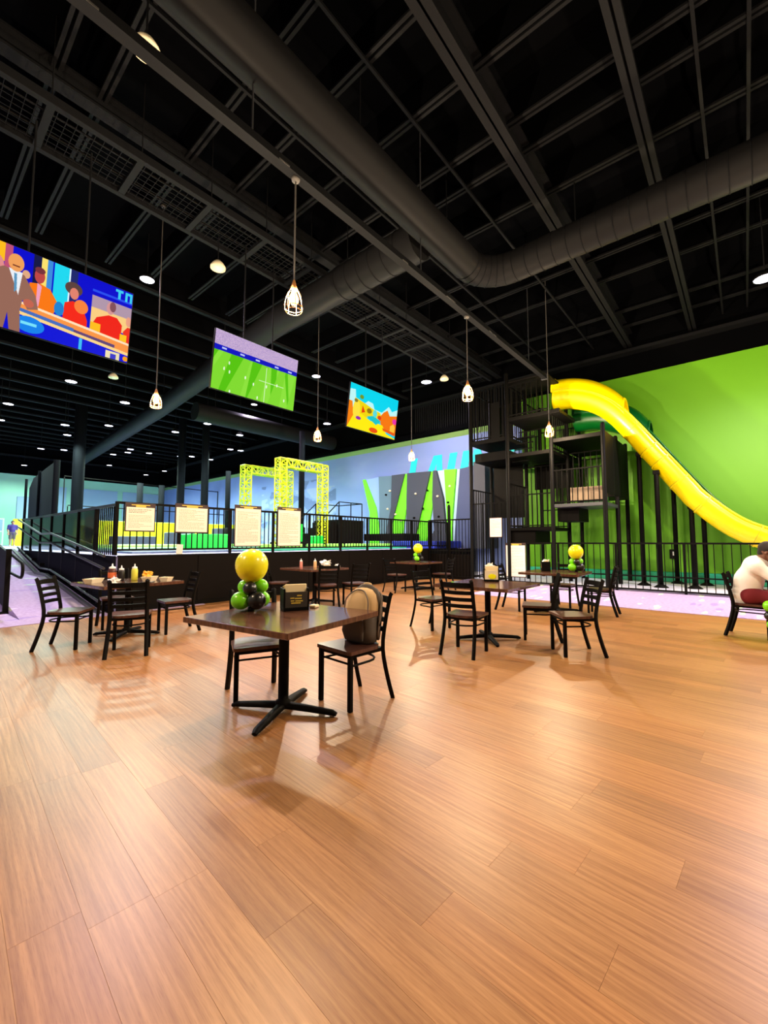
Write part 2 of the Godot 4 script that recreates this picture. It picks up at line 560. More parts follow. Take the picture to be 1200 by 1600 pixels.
# ---------- furniture ----------
func make_chair(label: String) -> Node3D:
	var t := thing("dining_chair", label, "chair", Vector3.ZERO, 0, "ladder-back dining chairs")
	# seat: wider at the front, rounded at the back
	var o := PackedVector2Array()
	for p in [[-0.205, -0.215], [0.205, -0.215], [0.215, -0.20], [0.20, 0.10]]: o.append(Vector2(p[0], p[1]))
	for i in 7:
		var a := PI * i / 6.0 * 0.94 + 0.1
		o.append(Vector2(cos(a) * 0.185, 0.10 + sin(a) * 0.10))
	for p in [[-0.20, 0.10], [-0.215, -0.20]]: o.append(Vector2(p[0], p[1]))
	var lay := Transform3D(Basis(Vector3.RIGHT, PI / 2), Vector3(0, 0.462, 0))
	part("seat", prism(S(), o, 0.0, 0.028, lay), M.seat, t)
	var fr := S()
	bx(fr, Vector3(0, 0.42, -0.185), Vector3(0.38, 0.03, 0.022))
	for s in [-1.0, 1.0]: bx(fr, Vector3(s * 0.178, 0.42, -0.01), Vector3(0.022, 0.03, 0.36))
	bx(fr, Vector3(0, 0.42, 0.165), Vector3(0.36, 0.03, 0.022))
	part("seat_frame", fr, M.black, t)
	for s in [-1.0, 1.0]:
		part("leg", bx(S(), Vector3(s * 0.185, 0.218, -0.185), Vector3(0.036, 0.435, 0.036), Basis.IDENTITY, 0.004), M.black, t)
	for s in [-1.0, 1.0]:
		var pts := spline([Vector3(s * 0.205, 0.0, 0.275), Vector3(s * 0.196, 0.2, 0.215), Vector3(s * 0.188, 0.42, 0.172), Vector3(s * 0.186, 0.62, 0.20), Vector3(s * 0.188, 0.83, 0.255), Vector3(s * 0.192, 0.872, 0.275)], 3)
		part("leg", tube(S(), pts, 0.023, 4), M.black, t)
	var n := 0
	for h in [[0.575, 0.042, 0.192], [0.652, 0.042, 0.208], [0.730, 0.042, 0.227], [0.818, 0.058, 0.25]]:
		var sl := S()
		for i in 8:
			var x0 := -0.182 + 0.364 * i / 8.0
			var x1 := -0.182 + 0.364 * (i + 1) / 8.0
			var z0: float = h[2] + 0.045 * (1.0 - pow(x0 / 0.182, 2))
			var z1: float = h[2] + 0.045 * (1.0 - pow(x1 / 0.182, 2))
			var d := Vector3(x1 - x0, 0, z1 - z0)
			var b := Basis(d.normalized(), Vector3.UP, d.normalized().cross(Vector3.UP))
			bx(sl, Vector3((x0 + x1) / 2, h[0], (z0 + z1) / 2), Vector3(d.length() + 0.002, h[1], 0.016), b)
		part("top_rail" if n == 3 else "slat", sl, M.black, t)
		n += 1
	var u := [Vector3(-0.185, 0.345, -0.17)]
	for i in 9:
		var a := PI * (1.0 - i / 8.0)
		u.append(Vector3(cos(a) * 0.175, 0.345, 0.03 + sin(a) * 0.15))
	u.append(Vector3(0.185, 0.345, -0.17))
	part("stretcher", tube(S(), u, 0.0095, 6), M.black, t)
	part("stretcher", rod(Vector3(-0.185, 0.36, -0.185), Vector3(0.185, 0.36, -0.185), 0.0085, 6), M.black, t)
	return t

func facing(fu: float, fv: float) -> float:
	return atan2(-fu, fv)

func make_table(label: String, w: float, d: float, foot_turn: float) -> Node3D:
	var t := thing("pedestal_table", label, "table", Vector3.ZERO, 0, "square pedestal tables")
	part("tabletop", box(Vector3(0, 0.73, 0), Vector3(w, 0.042, d), 0.004), M.walnut, t)
	part("mounting_plate", box(Vector3(0, 0.703, 0), Vector3(0.36, 0.012, 0.36), 0.002), M.black, t)
	part("column", lathe(S(), [Vector2(0, 0.04), Vector2(0.06, 0.04), Vector2(0.058, 0.09), Vector2(0.04, 0.10), Vector2(0.04, 0.68), Vector2(0.055, 0.70), Vector2(0, 0.70)], 16), M.black, t)
	var fb := S()
	for k in 4:
		var b := Basis(Vector3.UP, foot_turn + k * PI / 2)
		tube(fb, [b * Vector3(0, 0.055, 0.02), b * Vector3(0, 0.045, 0.2), b * Vector3(0, 0.03, 0.40), b * Vector3(0, 0.018, 0.435)], [0.04, 0.036, 0.03, 0.02], 8, 0.72)
	part("cross_base", fb, M.black, t)
	for k in 4:
		var b := Basis(Vector3.UP, foot_turn + k * PI / 2)
		part("glide", lathe(S(), [Vector2(0, 0), Vector2(0.018, 0), Vector2(0.018, 0.02), Vector2(0, 0.02)], 10, b * Vector3(0, 0, 0.40)), M.chrome, t)
	return t

func balloon_shape(r: float) -> SurfaceTool:
	var prof := []
	for i in 17:
		var a := -PI / 2 + PI * i / 16
		var rr := cos(a) * r * (1.0 + 0.0 * a)
		var y := sin(a) * r * (1.0 if a > 0 else 1.12)
		prof.append(Vector2(rr if i > 0 and i < 16 else 0.0, y))
	var st := lathe(S(), prof, 22)
	lathe(st, [Vector2(r * 0.10, -r * 1.2), Vector2(r * 0.05, -r * 1.12), Vector2(r * 0.05, -r * 1.08)], 8)
	return st

var balloon_meshes := {}
func balloon(parent: Node3D, at: Vector3, r: float, m: String, tilt := Vector3.ZERO):
	var key := snappedf(r, 0.001)
	if not balloon_meshes.has(key): balloon_meshes[key] = commit(balloon_shape(r))
	var o := part("balloon", balloon_meshes[key], M[m], parent, at)
	o.rotation = tilt
	return o

func centrepiece(at: Vector3, label: String, turn: float, k := 1.0, white := false) -> Node3D:
	var t := thing("balloon_centrepiece", label, "balloons", at, turn, "balloon table centrepieces")
	balloon(t, Vector3(-0.075, 0.087, 0.05) * k, 0.072 * k, "b_green", Vector3(0.5, 0, 1.2))
	balloon(t, Vector3(0.065, 0.090, 0.06) * k, 0.074 * k, "b_black", Vector3(0.5, 0, -1.2))
	balloon(t, Vector3(0.07, 0.082, -0.07) * k, 0.066 * k, "b_white" if white else "b_green", Vector3(-0.8, 0, -1.0))
	balloon(t, Vector3(-0.065, 0.084, -0.06) * k, 0.066 * k, "b_black", Vector3(-0.8, 0, 1.0))
	balloon(t, Vector3(-0.062, 0.19, -0.03) * k, 0.060 * k, "b_green", Vector3(-0.3, 0, 1.4))
	balloon(t, Vector3(0.07, 0.195, -0.04) * k, 0.058 * k, "b_green", Vector3(-0.3, 0, -1.4))
	balloon(t, Vector3(0.008, 0.185, 0.062) * k, 0.057 * k, "b_black", Vector3(1.4, 0, 0))
	balloon(t, Vector3(0.0, 0.375, 0.0) * k, 0.133 * k, "b_yellow")
	part("weight", lathe(S(), [Vector2(0, 0), Vector2(0.03, 0), Vector2(0.026, 0.03), Vector2(0, 0.03)], 10), M.b_black, t)
	return t

func napkin_dispenser(at: Vector3, turn: float, label: String, dark: bool):
	var t := thing("napkin_dispenser", label, "napkin holder", at, turn, "napkin dispensers")
	t.scale = Vector3(1.12, 1.22, 1.3)
	var w := 0.19
	part("housing", bx(S(), Vector3(0, 0.012, 0), Vector3(w, 0.024, 0.125), Basis.IDENTITY, 0.004), M.black, t)
	for s in [-1.0, 1.0]:
		part("side_panel", bx(S(), Vector3(s * (w / 2 - 0.006), 0.085, 0), Vector3(0.012, 0.13, 0.125), Basis.IDENTITY, 0.003), M.black, t)
	for s in [-1.0, 1.0]:
		var lean := Basis(Vector3.RIGHT, s * 0.06)
		var card := part("card_panel", bx(S(), Vector3(0, 0.075, s * 0.058), Vector3(w - 0.026, 0.105, 0.006), lean), M.charcoal if dark else M.cream, t)
		var pr := S()
		if dark:
			# two short rows of gold print, too small to read in the photograph
			for q in [[0.02, 0.102, 0.035], [-0.032, 0.086, 0.03], [0.012, 0.083, 0.05], [-0.03, 0.068, 0.026], [0.018, 0.066, 0.055], [-0.005, 0.053, 0.07]]:
				bx(pr, Vector3(q[0] * s, q[1], s * 0.0625), Vector3(q[2], 0.008, 0.0016), lean)
			part("print", pr, M.gold, card)
		else:
			ball(pr, Vector3(0.01 * s, 0.06, s * 0.062), Vector3(0.05, 0.03, 0.002))
			part("print", pr, M.b_yellow, card)
	var nap := S()
	for i in 5:
		bx(nap, Vector3(0.002 * i - 0.005, 0.11 + 0.004 * i, -0.03 + 0.014 * i), Vector3(w - 0.03, 0.10, 0.009), Basis(Vector3.RIGHT, 0.1 - 0.05 * i), 0.004)
	part("napkins", nap, M.napkin, t)

func squeeze_bottle(at: Vector3, c: Color, label: String, h := 0.2, w := 1.0):
	var t := thing("sauce_bottle", label, "bottle", at, 0, "sauce bottles on the tables")
	part("body", lathe(S(), [Vector2(0, 0), Vector2(0.031, 0), Vector2(0.033, 0.01), Vector2(0.033, h * 0.62), Vector2(0.026, h * 0.72), Vector2(0, h * 0.72)], 14, Vector3.ZERO, Basis.from_scale(Vector3(w, 1, w))), mat(c, 0.35), t)
	part("cap", lathe(S(), [Vector2(0.027, h * 0.72), Vector2(0.027, h * 0.8), Vector2(0.008, h * 0.85), Vector2(0.004, h), Vector2(0, h)], 12, Vector3.ZERO, Basis.from_scale(Vector3(w, 1, w))), M.white, t)
	if w > 1.3: part("label_band", lathe(S(), [Vector2(0.0345 * w, h * 0.2), Vector2(0.0345 * w, h * 0.5)], 14), mat(Color(0.86, 0.42, 0.22), 0.6), t)

func paper_tray(at: Vector3, turn: float, label: String, w := 0.22):
	var t := thing("paper_food_tray", label, "tray", at, turn, "paper food trays on the tables")
	var st := S()
	var a := [Vector3(-w / 2 * 0.8, 0, -0.05), Vector3(w / 2 * 0.8, 0, -0.05), Vector3(w / 2 * 0.8, 0, 0.05), Vector3(-w / 2 * 0.8, 0, 0.05)]
	var b := [Vector3(-w / 2, 0.06, -0.075), Vector3(w / 2, 0.06, -0.075), Vector3(w / 2, 0.06, 0.075), Vector3(-w / 2, 0.06, 0.075)]
	face(st, a, Vector3.DOWN)
	face(st, [a[0] + Vector3.UP * 0.003, a[1] + Vector3.UP * 0.003, a[2] + Vector3.UP * 0.003, a[3] + Vector3.UP * 0.003], Vector3.UP)
	for i in 4:
		var j := (i + 1) % 4
		var o: Vector3 = (b[i] + b[j]) * 0.5
		o.y = 0
		face(st, [a[i], a[j], b[j], b[i]], o)
		var inn := func(p): return Vector3(p.x * 0.975, p.y, p.z * 0.95)
		face(st, [inn.call(a[i]) + Vector3.UP * 0.003, inn.call(a[j]) + Vector3.UP * 0.003, inn.call(b[j]), inn.call(b[i])], -o)
		face(st, [b[i], b[j], inn.call(b[j]), inn.call(b[i])], Vector3.UP)
	part("tray", st, M.cream, t)

func crumple(at: Vector3, r: float, c: Material, label: String, seed_: int):
	var t := thing("crumpled_napkin", label, "napkin", at, 0, "crumpled napkins on the tables")
	var n := noise(seed_, 9.0, 2)
	var st := S()
	var ring_pts := []
	for i in 9:
		var row := []
		var a := -PI / 2 + PI * i / 8
		for k in 14:
			var b := TAU * k / 14
			var d := Vector3(cos(a) * cos(b), sin(a), cos(a) * sin(b))
			var rr := r * (1.0 + 1.3 * n.get_noise_3dv(d))
			row.append(Vector3(d.x * rr * 1.25, maxf(d.y * rr * 0.8 + r * 0.55, 0.0), d.z * rr))
		ring_pts.append(row)
	for i in 8:
		for k in 14:
			var q := [ring_pts[i][k], ring_pts[i][(k + 1) % 14], ring_pts[i + 1][(k + 1) % 14], ring_pts[i + 1][k]]
			face(st, [q[0], q[1], q[2]], q[0] - Vector3(0, r * 0.5, 0))
			face(st, [q[0], q[2], q[3]], q[0] - Vector3(0, r * 0.5, 0))
	part("paper", st, c, t)

# ---------- lamps ----------
func pendant(at: Vector3, top: float, label: String, energy: float):
	var t := thing("cage_pendant_lamp", label, "pendant lamp", at, 0, "wire cage pendant lamps")
	part("cord", rod(Vector3(0, 0.24, 0), Vector3(0, top - at.y, 0), 0.011, 6), M.cord, t)
	part("ceiling_rose", lathe(S(), [Vector2(0, top - at.y - 0.05), Vector2(0.05, top - at.y - 0.04), Vector2(0.06, top - at.y), Vector2(0, top - at.y)], 12), M.cord, t)
	part("socket", lathe(S(), [Vector2(0, 0.09), Vector2(0.03, 0.09), Vector2(0.034, 0.14), Vector2(0.028, 0.2), Vector2(0.012, 0.25), Vector2(0, 0.25)], 12), M.lamp_wire, t)
	var bulb := part("bulb", lathe(S(), [Vector2(0, -0.085), Vector2(0.035, -0.076), Vector2(0.06, -0.04), Vector2(0.064, 0.0), Vector2(0.046, 0.05), Vector2(0.026, 0.09), Vector2(0, 0.09)], 16), M.bulb, t)
	var wires := S()
	for k in 7:
		var a := TAU * (k + 0.3) / 7
		var d := Vector3(cos(a), 0, sin(a))
		tube(wires, spline([d * 0.022 + Vector3.UP * 0.2, d * 0.045 + Vector3.UP * 0.13, d * 0.09 + Vector3.UP * 0.04, d * 0.112 - Vector3.UP * 0.06, d * 0.115 - Vector3.UP * 0.14, d * 0.10 - Vector3.UP * 0.17], 3), 0.0038, 5)
	for q in [[0.1145, -0.125], [0.10, -0.17]]:
		var p := ring(Vector3(0, q[1], 0), Vector3(q[0], 0, 0), Vector3(0, 0, q[0]), 20)
		p.append(p[0])
		tube(wires, p, 0.0042, 5, 1.0, false)
	part("cage", wires, M.lamp_wire, t)
	var l := OmniLight3D.new()
	l.name = "bulb_light"
	l.light_color = Color(1.0, 0.89, 0.74)
	l.light_energy = energy
	l.light_size = 0.06
	l.omni_range = 40.0
	l.omni_attenuation = 2.0
	l.shadow_enabled = true
	t.add_child(l)

var bay_mesh := {}
func high_bay(at: Vector3, top: float, label: String, energy: float, r := 0.16, lit := true, tone := Color(0.94, 0.87, 1.0)):
	var t := thing("high_bay_light", label, "ceiling light", at, 0, "round ceiling lights" if lit else "unlit round ceiling discs")
	if not bay_mesh.has(r):
		bay_mesh[r] = [commit(lathe(S(), [Vector2(0, 0.02), Vector2(r * 0.94, 0.02), Vector2(r * 0.97, -0.012), Vector2(r, -0.012), Vector2(r, 0.03), Vector2(r * 0.7, 0.10), Vector2(r * 0.3, 0.16), Vector2(0, 0.16)], 20)),
			commit(lathe(S(), [Vector2(0, -0.004), Vector2(r * 0.93, -0.004), Vector2(r * 0.93, 0.015), Vector2(0, 0.015)], 20))]
	part("housing", bay_mesh[r][0], M.post if lit else M.lens_off, t)
	part("lens", bay_mesh[r][1], M.led if lit else M.lens_off, t)
	part("hanger", rod(Vector3(0, 0.15, 0), Vector3(0, top - at.y, 0), 0.012, 6), M.steel, t)
	if lit and energy > 0.0:
		var l := SpotLight3D.new()
		l.name = "lens_light"
		l.light_color = tone
		l.light_energy = energy
		l.light_size = r * 0.9
		l.spot_range = 60.0
		l.spot_attenuation = 2.0
		l.spot_angle = 80.0
		l.spot_angle_attenuation = 0.6
		l.shadow_enabled = true
		t.add_child(l)
		l.position = Vector3(0, -0.03, 0)
		l.rotation.x = -PI / 2

func television(at: Vector3, w: float, h: float, tilt: float, img: Image, label: String, e: float, top: float):
	var t := thing("hanging_television", label, "television", at, 0, "televisions hung in a row")
	var b := Basis(Vector3.RIGHT, tilt)
	part("casing", bx(S(), b * Vector3(0, 0, -0.035), Vector3(w, h, 0.05), b, 0.006), M.black, t)
	var st := S()
	var hw := w / 2 - 0.012
	var hh := h / 2 - 0.012
	var n := b * Vector3(0, 0, 1)
	st.set_smooth_group(-1)
	for q in [[-1, 1, 0, 0], [1, 1, 1, 0], [1, -1, 1, 1], [-1, 1, 0, 0], [1, -1, 1, 1], [-1, -1, 0, 1]]:
		st.set_normal(n)
		st.set_uv(Vector2(q[2], q[3]))
		st.add_vertex(b * Vector3(q[0] * hw, q[1] * hh, -0.008))
	part("screen", st.commit(), screen(img, e), t)
	for s in [-1.0, 1.0]:
		part("hanger", rod(b * Vector3(s * 0.35, h * 0.3, -0.06), Vector3(s * 0.35, top - at.y, (b * Vector3(0, h * 0.3, -0.06)).z), 0.014, 6), M.steel, t)
	part("bracket", bx(S(), b * Vector3(0, h * 0.1, -0.075), Vector3(0.9, h * 0.5, 0.03), b), M.post, t)
	var l := AreaLight3D.new()
	l.name = "screen_light"
	l.area_size = Vector2(w * 0.96, h * 0.96)
	l.light_color = img_mean(img)
	l.light_energy = e * 0.8
	l.shadow_enabled = true
	t.add_child(l)
	l.transform = Transform3D(b, b * Vector3(0, 0, 0.02)) * Transform3D(Basis(Vector3.UP, PI), Vector3.ZERO)

func img_mean(img: Image) -> Color:
	var i := img.duplicate()
	i.resize(1, 1, Image.INTERPOLATE_TRILINEAR)
	return i.get_pixel(0, 0)

# ---------- fences ----------
# straight fence along u or v: each baluster, post and rail a part
func fence(t: Node3D, a: Vector3, b: Vector3, y0: float, y1: float, post_gap: float, bar_gap: float, low: float, mid := -1.0, post_drop := 0.0):
	var d := b - a
	var len := d.length()
	var dir := d.normalized()
	var n := maxi(1, int(round(len / post_gap)))
	var pm := commit(box(Vector3(0, (y1 - y0 - post_drop) / 2, 0), Vector3(0.055, y1 - y0 + post_drop, 0.055), 0.004))
	for i in n + 1:
		part("post", pm, M.black, t, a + dir * len * i / n + Vector3.UP * y0)
	var bar := commit(box(Vector3(0, (y1 - y0 + low) / 2, 0), Vector3(0.018, y1 - y0 - low, 0.018)))
	var k := int(len / bar_gap)
	for i in range(1, k):
		part("baluster", bar, M.black, t, a + dir * len * i / k + Vector3.UP * y0)
	var al := Vector3(len, 0, 0) if absf(dir.x) > 0.5 else Vector3(0, 0, len)
	var m := (a + b) * 0.5
	part("top_rail", box(m + Vector3.UP * (y1 - 0.02), al + Vector3(0.05, 0.045, 0.05) - al.normalized() * 0.05), M.black, t)
	part("bottom_rail", box(m + Vector3.UP * (y0 + low), al + Vector3(0.04, 0.04, 0.04) - al.normalized() * 0.04), M.black, t)
	if mid > 0.0:
		part("middle_rail", box(m + Vector3.UP * mid, al + Vector3(0.03, 0.035, 0.03) - al.normalized() * 0.03), M.black, t)

func sign_board(at: Vector3, w: float, h: float, img: Image, label: String, face_u := false, head := true):
	var t := thing("rules_board", label, "sign", at, -PI / 2 if face_u else 0.0, "rules boards on the railings")
	part("backing", box(Vector3(0, 0, -0.012), Vector3(w + 0.04, h + 0.05, 0.02), 0.002), M.maroon_dark, t)
	var top := h / 2 - (0.055 if head else 0.0)
	var st := S()
	for q in [[-1, 1, 0, 0], [1, 1, 1, 0], [1, -1, 1, 1], [-1, 1, 0, 0], [1, -1, 1, 1], [-1, -1, 0, 1]]:
		st.set_normal(Vector3(0, 0, 1))
		st.set_uv(Vector2(q[2], q[3]))
		st.add_vertex(Vector3(q[0] * w / 2, top if q[1] > 0 else -h / 2, 0.0015))
	var sh := S()
	bx(sh, Vector3(0, (top - h / 2) / 2, 0), Vector3(w, top + h / 2, 0.002))
	part("paper", sh, M.cream, t)
	part("print", st.commit(), textured(img, 0.7), t)
	if head:
		part("clip", box(Vector3(0, h / 2 - 0.028, 0.004), Vector3(w * 0.36, 0.05, 0.008), 0.002), M.gold, t)
		part("clip_bar", box(Vector3(0, h / 2 - 0.012, 0.003), Vector3(w * 0.66, 0.016, 0.006)), M.gold, t)

# ---------- lofted and swept bodies ----------
func loft(sec: Array, n := 20) -> SurfaceTool:
	# sec: [centre, half width x, half depth z, squareness]
	var st := S()
	var rows := []
	for s in sec:
		var row := []
		for k in n:
			var a := TAU * k / n
			var e: float = 2.0 / s[3]
			row.append(s[0] + Vector3(signf(cos(a)) * pow(absf(cos(a)), e) * s[1], 0, signf(sin(a)) * pow(absf(sin(a)), e) * s[2]))
		rows.append(row)
	for i in rows.size() - 1:
		for k in n:
			var q := [rows[i][k], rows[i][(k + 1) % n], rows[i + 1][(k + 1) % n], rows[i + 1][k]]
			face(st, q, (q[0] + q[2]) * 0.5 - (sec[i][0] + sec[i + 1][0]) * 0.5, 1)
	face(st, rows[0], Vector3.DOWN)
	face(st, rows[-1], Vector3.UP)
	return st

func sweep(path: Array, prof: Array, closed := true, upright := false) -> SurfaceTool:
	# path in a plane of constant X; prof of (side, up) pairs
	var st := S()
	var rows := []
	for i in path.size():
		var d: Vector3 = path[mini(i + 1, path.size() - 1)] - path[maxi(i - 1, 0)]
		var up := Vector3.RIGHT.cross(d.normalized())
		if up.y < 0: up = -up
		if upright: up = Vector3.UP
		var row := []
		for p in prof: row.append(path[i] + Vector3.RIGHT * p.x + up * p.y)
		rows.append(row)
	var n := prof.size()
	for i in path.size() - 1:
		for k in n:
			if not closed and k == n - 1: continue
			var k2 := (k + 1) % n
			var e: Vector2 = prof[k2] - prof[k]
			var d: Vector3 = path[i + 1] - path[i]
			var up := Vector3.RIGHT.cross(d.normalized())
			if up.y < 0: up = -up
			face(st, [rows[i][k], rows[i][k2], rows[i + 1][k2], rows[i + 1][k]], Vector3.RIGHT * e.y - up * e.x, 1)
	face_fan(st, rows[0], path[0] - path[1])
	face_fan(st, rows[-1], path[-1] - path[-2])
	return st

func face_fan(st: SurfaceTool, row: Array, o: Vector3):
	# closes a thin wall profile whose first half is the outside and second half the inside
	var n := row.size()
	for k in n / 2 - 1:
		face(st, [row[k], row[k + 1], row[n - 2 - k], row[n - 1 - k]], o)

func trough(r: float, rise: float, th: float) -> Array:
	var o := []
	var i_ := []
	for s in [0, 1]:
		var rr := r if s == 0 else r - th
		var l := [Vector2(-rr, rise)]
		for k in 13:
			var a := PI + PI * k / 12.0
			l.append(Vector2(cos(a) * rr, sin(a) * rr))
		l.append(Vector2(rr, rise))
		if s == 0: o = l
		else: i_ = l
	i_.reverse()
	return o + i_

func arch(r: float, rise: float, top: float, th: float) -> Array:
	var o := []
	var i_ := []
	for s in [0, 1]:
		var rr := r if s == 0 else r - th
		var tt := top if s == 0 else top - th
		var l := []
		for k in 13:
			var a := PI * k / 12.0
			l.append(Vector2(cos(a) * rr, rise + sin(a) * (tt - rise)))
		if s == 0: o = l
		else: i_ = l
	i_.reverse()
	return o + i_

func slide(called: String, label: String, u: float, path: Array, m: Material, hood_to: float, rings: Array, posts: Array):
	var t := thing(called, label, "slide", W(u, 0, 2.0), 0)
	var pts := []
	for p in path: pts.append(Vector3(0, p.y, 2.0 - p.x))
	var sm := spline(pts, 6)
	part("chute", sweep(sm, trough(0.38, 0.15, 0.03)), m, t)
	for s in [-1.0, 1.0]:
		var rim := []
		for i in sm.size():
			var d: Vector3 = sm[mini(i + 1, sm.size() - 1)] - sm[maxi(i - 1, 0)]
			var up := Vector3.RIGHT.cross(d.normalized())
			if up.y < 0: up = -up
			rim.append(sm[i] + Vector3.RIGHT * s * 0.375 + up * 0.155)
		part("rim", tube(S(), rim, 0.028, 8), m, t)
	var hp := []
	for p in sm:
		if 2.0 - p.z >= hood_to: hp.append(p)
	part("hood", sweep(hp, arch(0.385, 0.10, 0.62, 0.028), true, true), m, t)
	var lip := []
	for q in [hp[0], hp[-1]]:
		var d: Vector3 = (hp[1] - hp[0]) if q == hp[0] else (hp[-1] - hp[-2])
		d = d.normalized()
		part("flange", sweep([q - d * 0.025, q + d * 0.025], arch(0.425, 0.10, 0.66, 0.06), true, true), m, t)
	for vv in rings:
		for i in sm.size() - 1:
			if (2.0 - sm[i].z - vv) * (2.0 - sm[i + 1].z - vv) <= 0.0:
				var d: Vector3 = (sm[i + 1] - sm[i]).normalized()
				part("flange", sweep([sm[i] - d * 0.02, sm[i] + d * 0.02], trough(0.40, 0.17, 0.03)), m, t)
				part("joint_line", sweep([sm[i] - d * 0.026, sm[i] - d * 0.021], trough(0.405, 0.16, 0.03)), M.maroon_dark, t)
				break
	for p in posts:
		# [u, v, top height]
		var po := part("support_post", lathe(S(), [Vector2(0, 0), Vector2(0.062, 0), Vector2(0.062, p[2]), Vector2(0.05, p[2] + 0.04), Vector2(0, p[2] + 0.04)], 14), M.post, t, W(p[0] - u, 0, p[1] - 2.0))
		part("base_cover", lathe(S(), [Vector2(0.2, 0), Vector2(0.18, 0.06), Vector2(0.1, 0.12), Vector2(0.062, 0.14)], 14), M.black, po)
		part("saddle", box(Vector3(0, p[2] + 0.06, 0), Vector3(0.12, 0.12, 0.16), 0.01), M.black, po)

# ---------- people ----------
func field_mesh(st: SurfaceTool, bones: Array, cell: float, k: float):
	var lo := Vector3.ONE * 1e9
	var hi := -lo
	for b in bones:
		var r: float = maxf(b[2], b[3]) + cell * 2.5
		for p in [b[0], b[1]]:
			lo = lo.min(p - Vector3.ONE * r)
			hi = hi.max(p + Vector3.ONE * r)
	var nx := int((hi.x - lo.x) / cell) + 2
	var ny := int((hi.y - lo.y) / cell) + 2
	var nz := int((hi.z - lo.z) / cell) + 2
	var f := PackedFloat32Array()
	f.resize(nx * ny * nz)
	f.fill(1.0)
	for b in bones:
		var a: Vector3 = b[0]
		var ab: Vector3 = b[1] - b[0]
		var l2 := maxf(ab.length_squared(), 1e-9)
		var mr: float = maxf(b[2], b[3]) + k + cell * 2.0
		var p0: Vector3 = ((a.min(b[1]) - Vector3.ONE * mr - lo) / cell).floor().max(Vector3.ZERO)
		var p1: Vector3 = ((a.max(b[1]) + Vector3.ONE * mr - lo) / cell).ceil()
		for z in range(int(p0.z), mini(nz, int(p1.z) + 1)):
			for y in range(int(p0.y), mini(ny, int(p1.y) + 1)):
				var row := (z * ny + y) * nx
				for x in range(int(p0.x), mini(nx, int(p1.x) + 1)):
					var p := lo + Vector3(x, y, z) * cell
					var t := clampf((p - a).dot(ab) / l2, 0.0, 1.0)
					var d: float = (p - a - ab * t).length() - lerpf(b[2], b[3], t)
					var g := f[row + x]
					var h := maxf(k - absf(d - g), 0.0) / k
					f[row + x] = minf(d, g) - h * h * k * 0.25
	var idx := {}
	var verts := []
	for z in nz - 1:
		for y in ny - 1:
			var row := (z * ny + y) * nx
			for x in nx - 1:
				var base := row + x
				var mask := 0
				var vals := [f[base], f[base + 1], f[base + nx], f[base + nx + 1], f[base + nx * ny], f[base + nx * ny + 1], f[base + nx * ny + nx], f[base + nx * ny + nx + 1]]
				for i in 8:
					if vals[i] < 0.0: mask |= 1 << i
				if mask == 0 or mask == 255: continue
				var sum := Vector3.ZERO
				var cnt := 0
				for i in 8:
					for ax in 3:
						var j := i | (1 << ax)
						if j == i: continue
						if (vals[i] < 0.0) != (vals[j] < 0.0):
							var t: float = vals[i] / (vals[i] - vals[j])
							var q := Vector3(i & 1, (i >> 1) & 1, (i >> 2) & 1)
							q[ax] += t
							sum += q
							cnt += 1
				idx[base] = verts.size()
				verts.append(lo + (Vector3(x, y, z) + sum / cnt) * cell)
	var step := [1, nx, nx * ny]
	for z in range(1, nz - 1):
		for y in range(1, ny - 1):
			for x in range(1, nx - 1):
				var base := (z * ny + y) * nx + x
				var v0 := f[base]
				for ax in 3:
					var v1 := f[base + step[ax]]
					if (v0 < 0.0) == (v1 < 0.0): continue
					var s1: int = step[(ax + 1) % 3]
					var s2: int = step[(ax + 2) % 3]
					var q := []
					for c in [base, base - s1, base - s1 - s2, base - s2]:
						if idx.has(c): q.append(verts[idx[c]])
					if q.size() < 4: continue
					var o := Vector3.ZERO
					o[ax] = 1.0 if v0 < 0.0 else -1.0
					face(st, q, o, 1)

func hand_bones(wrist: Vector3, dir: Vector3, palm: Vector3, side: float) -> Array:
	# palm and five fingers of different lengths, gently curled towards the palm side
	var across := dir.cross(palm).normalized() * side
	var r := [[wrist, wrist + dir * 0.05, 0.026, 0.03], [wrist + dir * 0.05 + across * 0.02, wrist + dir * 0.085 + across * 0.025, 0.02, 0.017], [wrist + dir * 0.05 - across * 0.02, wrist + dir * 0.08 - across * 0.025, 0.02, 0.016]]
	var n := 0
	for l in [0.072, 0.082, 0.076, 0.058]:
		var root := wrist + dir * 0.085 + across * (0.03 - 0.02 * n)
		var k1: Vector3 = root + (dir + palm * 0.25).normalized() * l * 0.5
		var k2: Vector3 = k1 + (dir + palm * 0.9).normalized() * l * 0.5
		r.append([root, k1, 0.0095, 0.0085])
		r.append([k1, k2, 0.0085, 0.007])
		n += 1
	var th := wrist + dir * 0.025 + across * 0.03
	var t1 := th + (dir * 0.7 + across * 0.8).normalized() * 0.045
	r.append([th, t1, 0.013, 0.011])
	r.append([t1, t1 + (dir + palm * 0.3 + across * 0.2).normalized() * 0.035, 0.0105, 0.008])
	return r

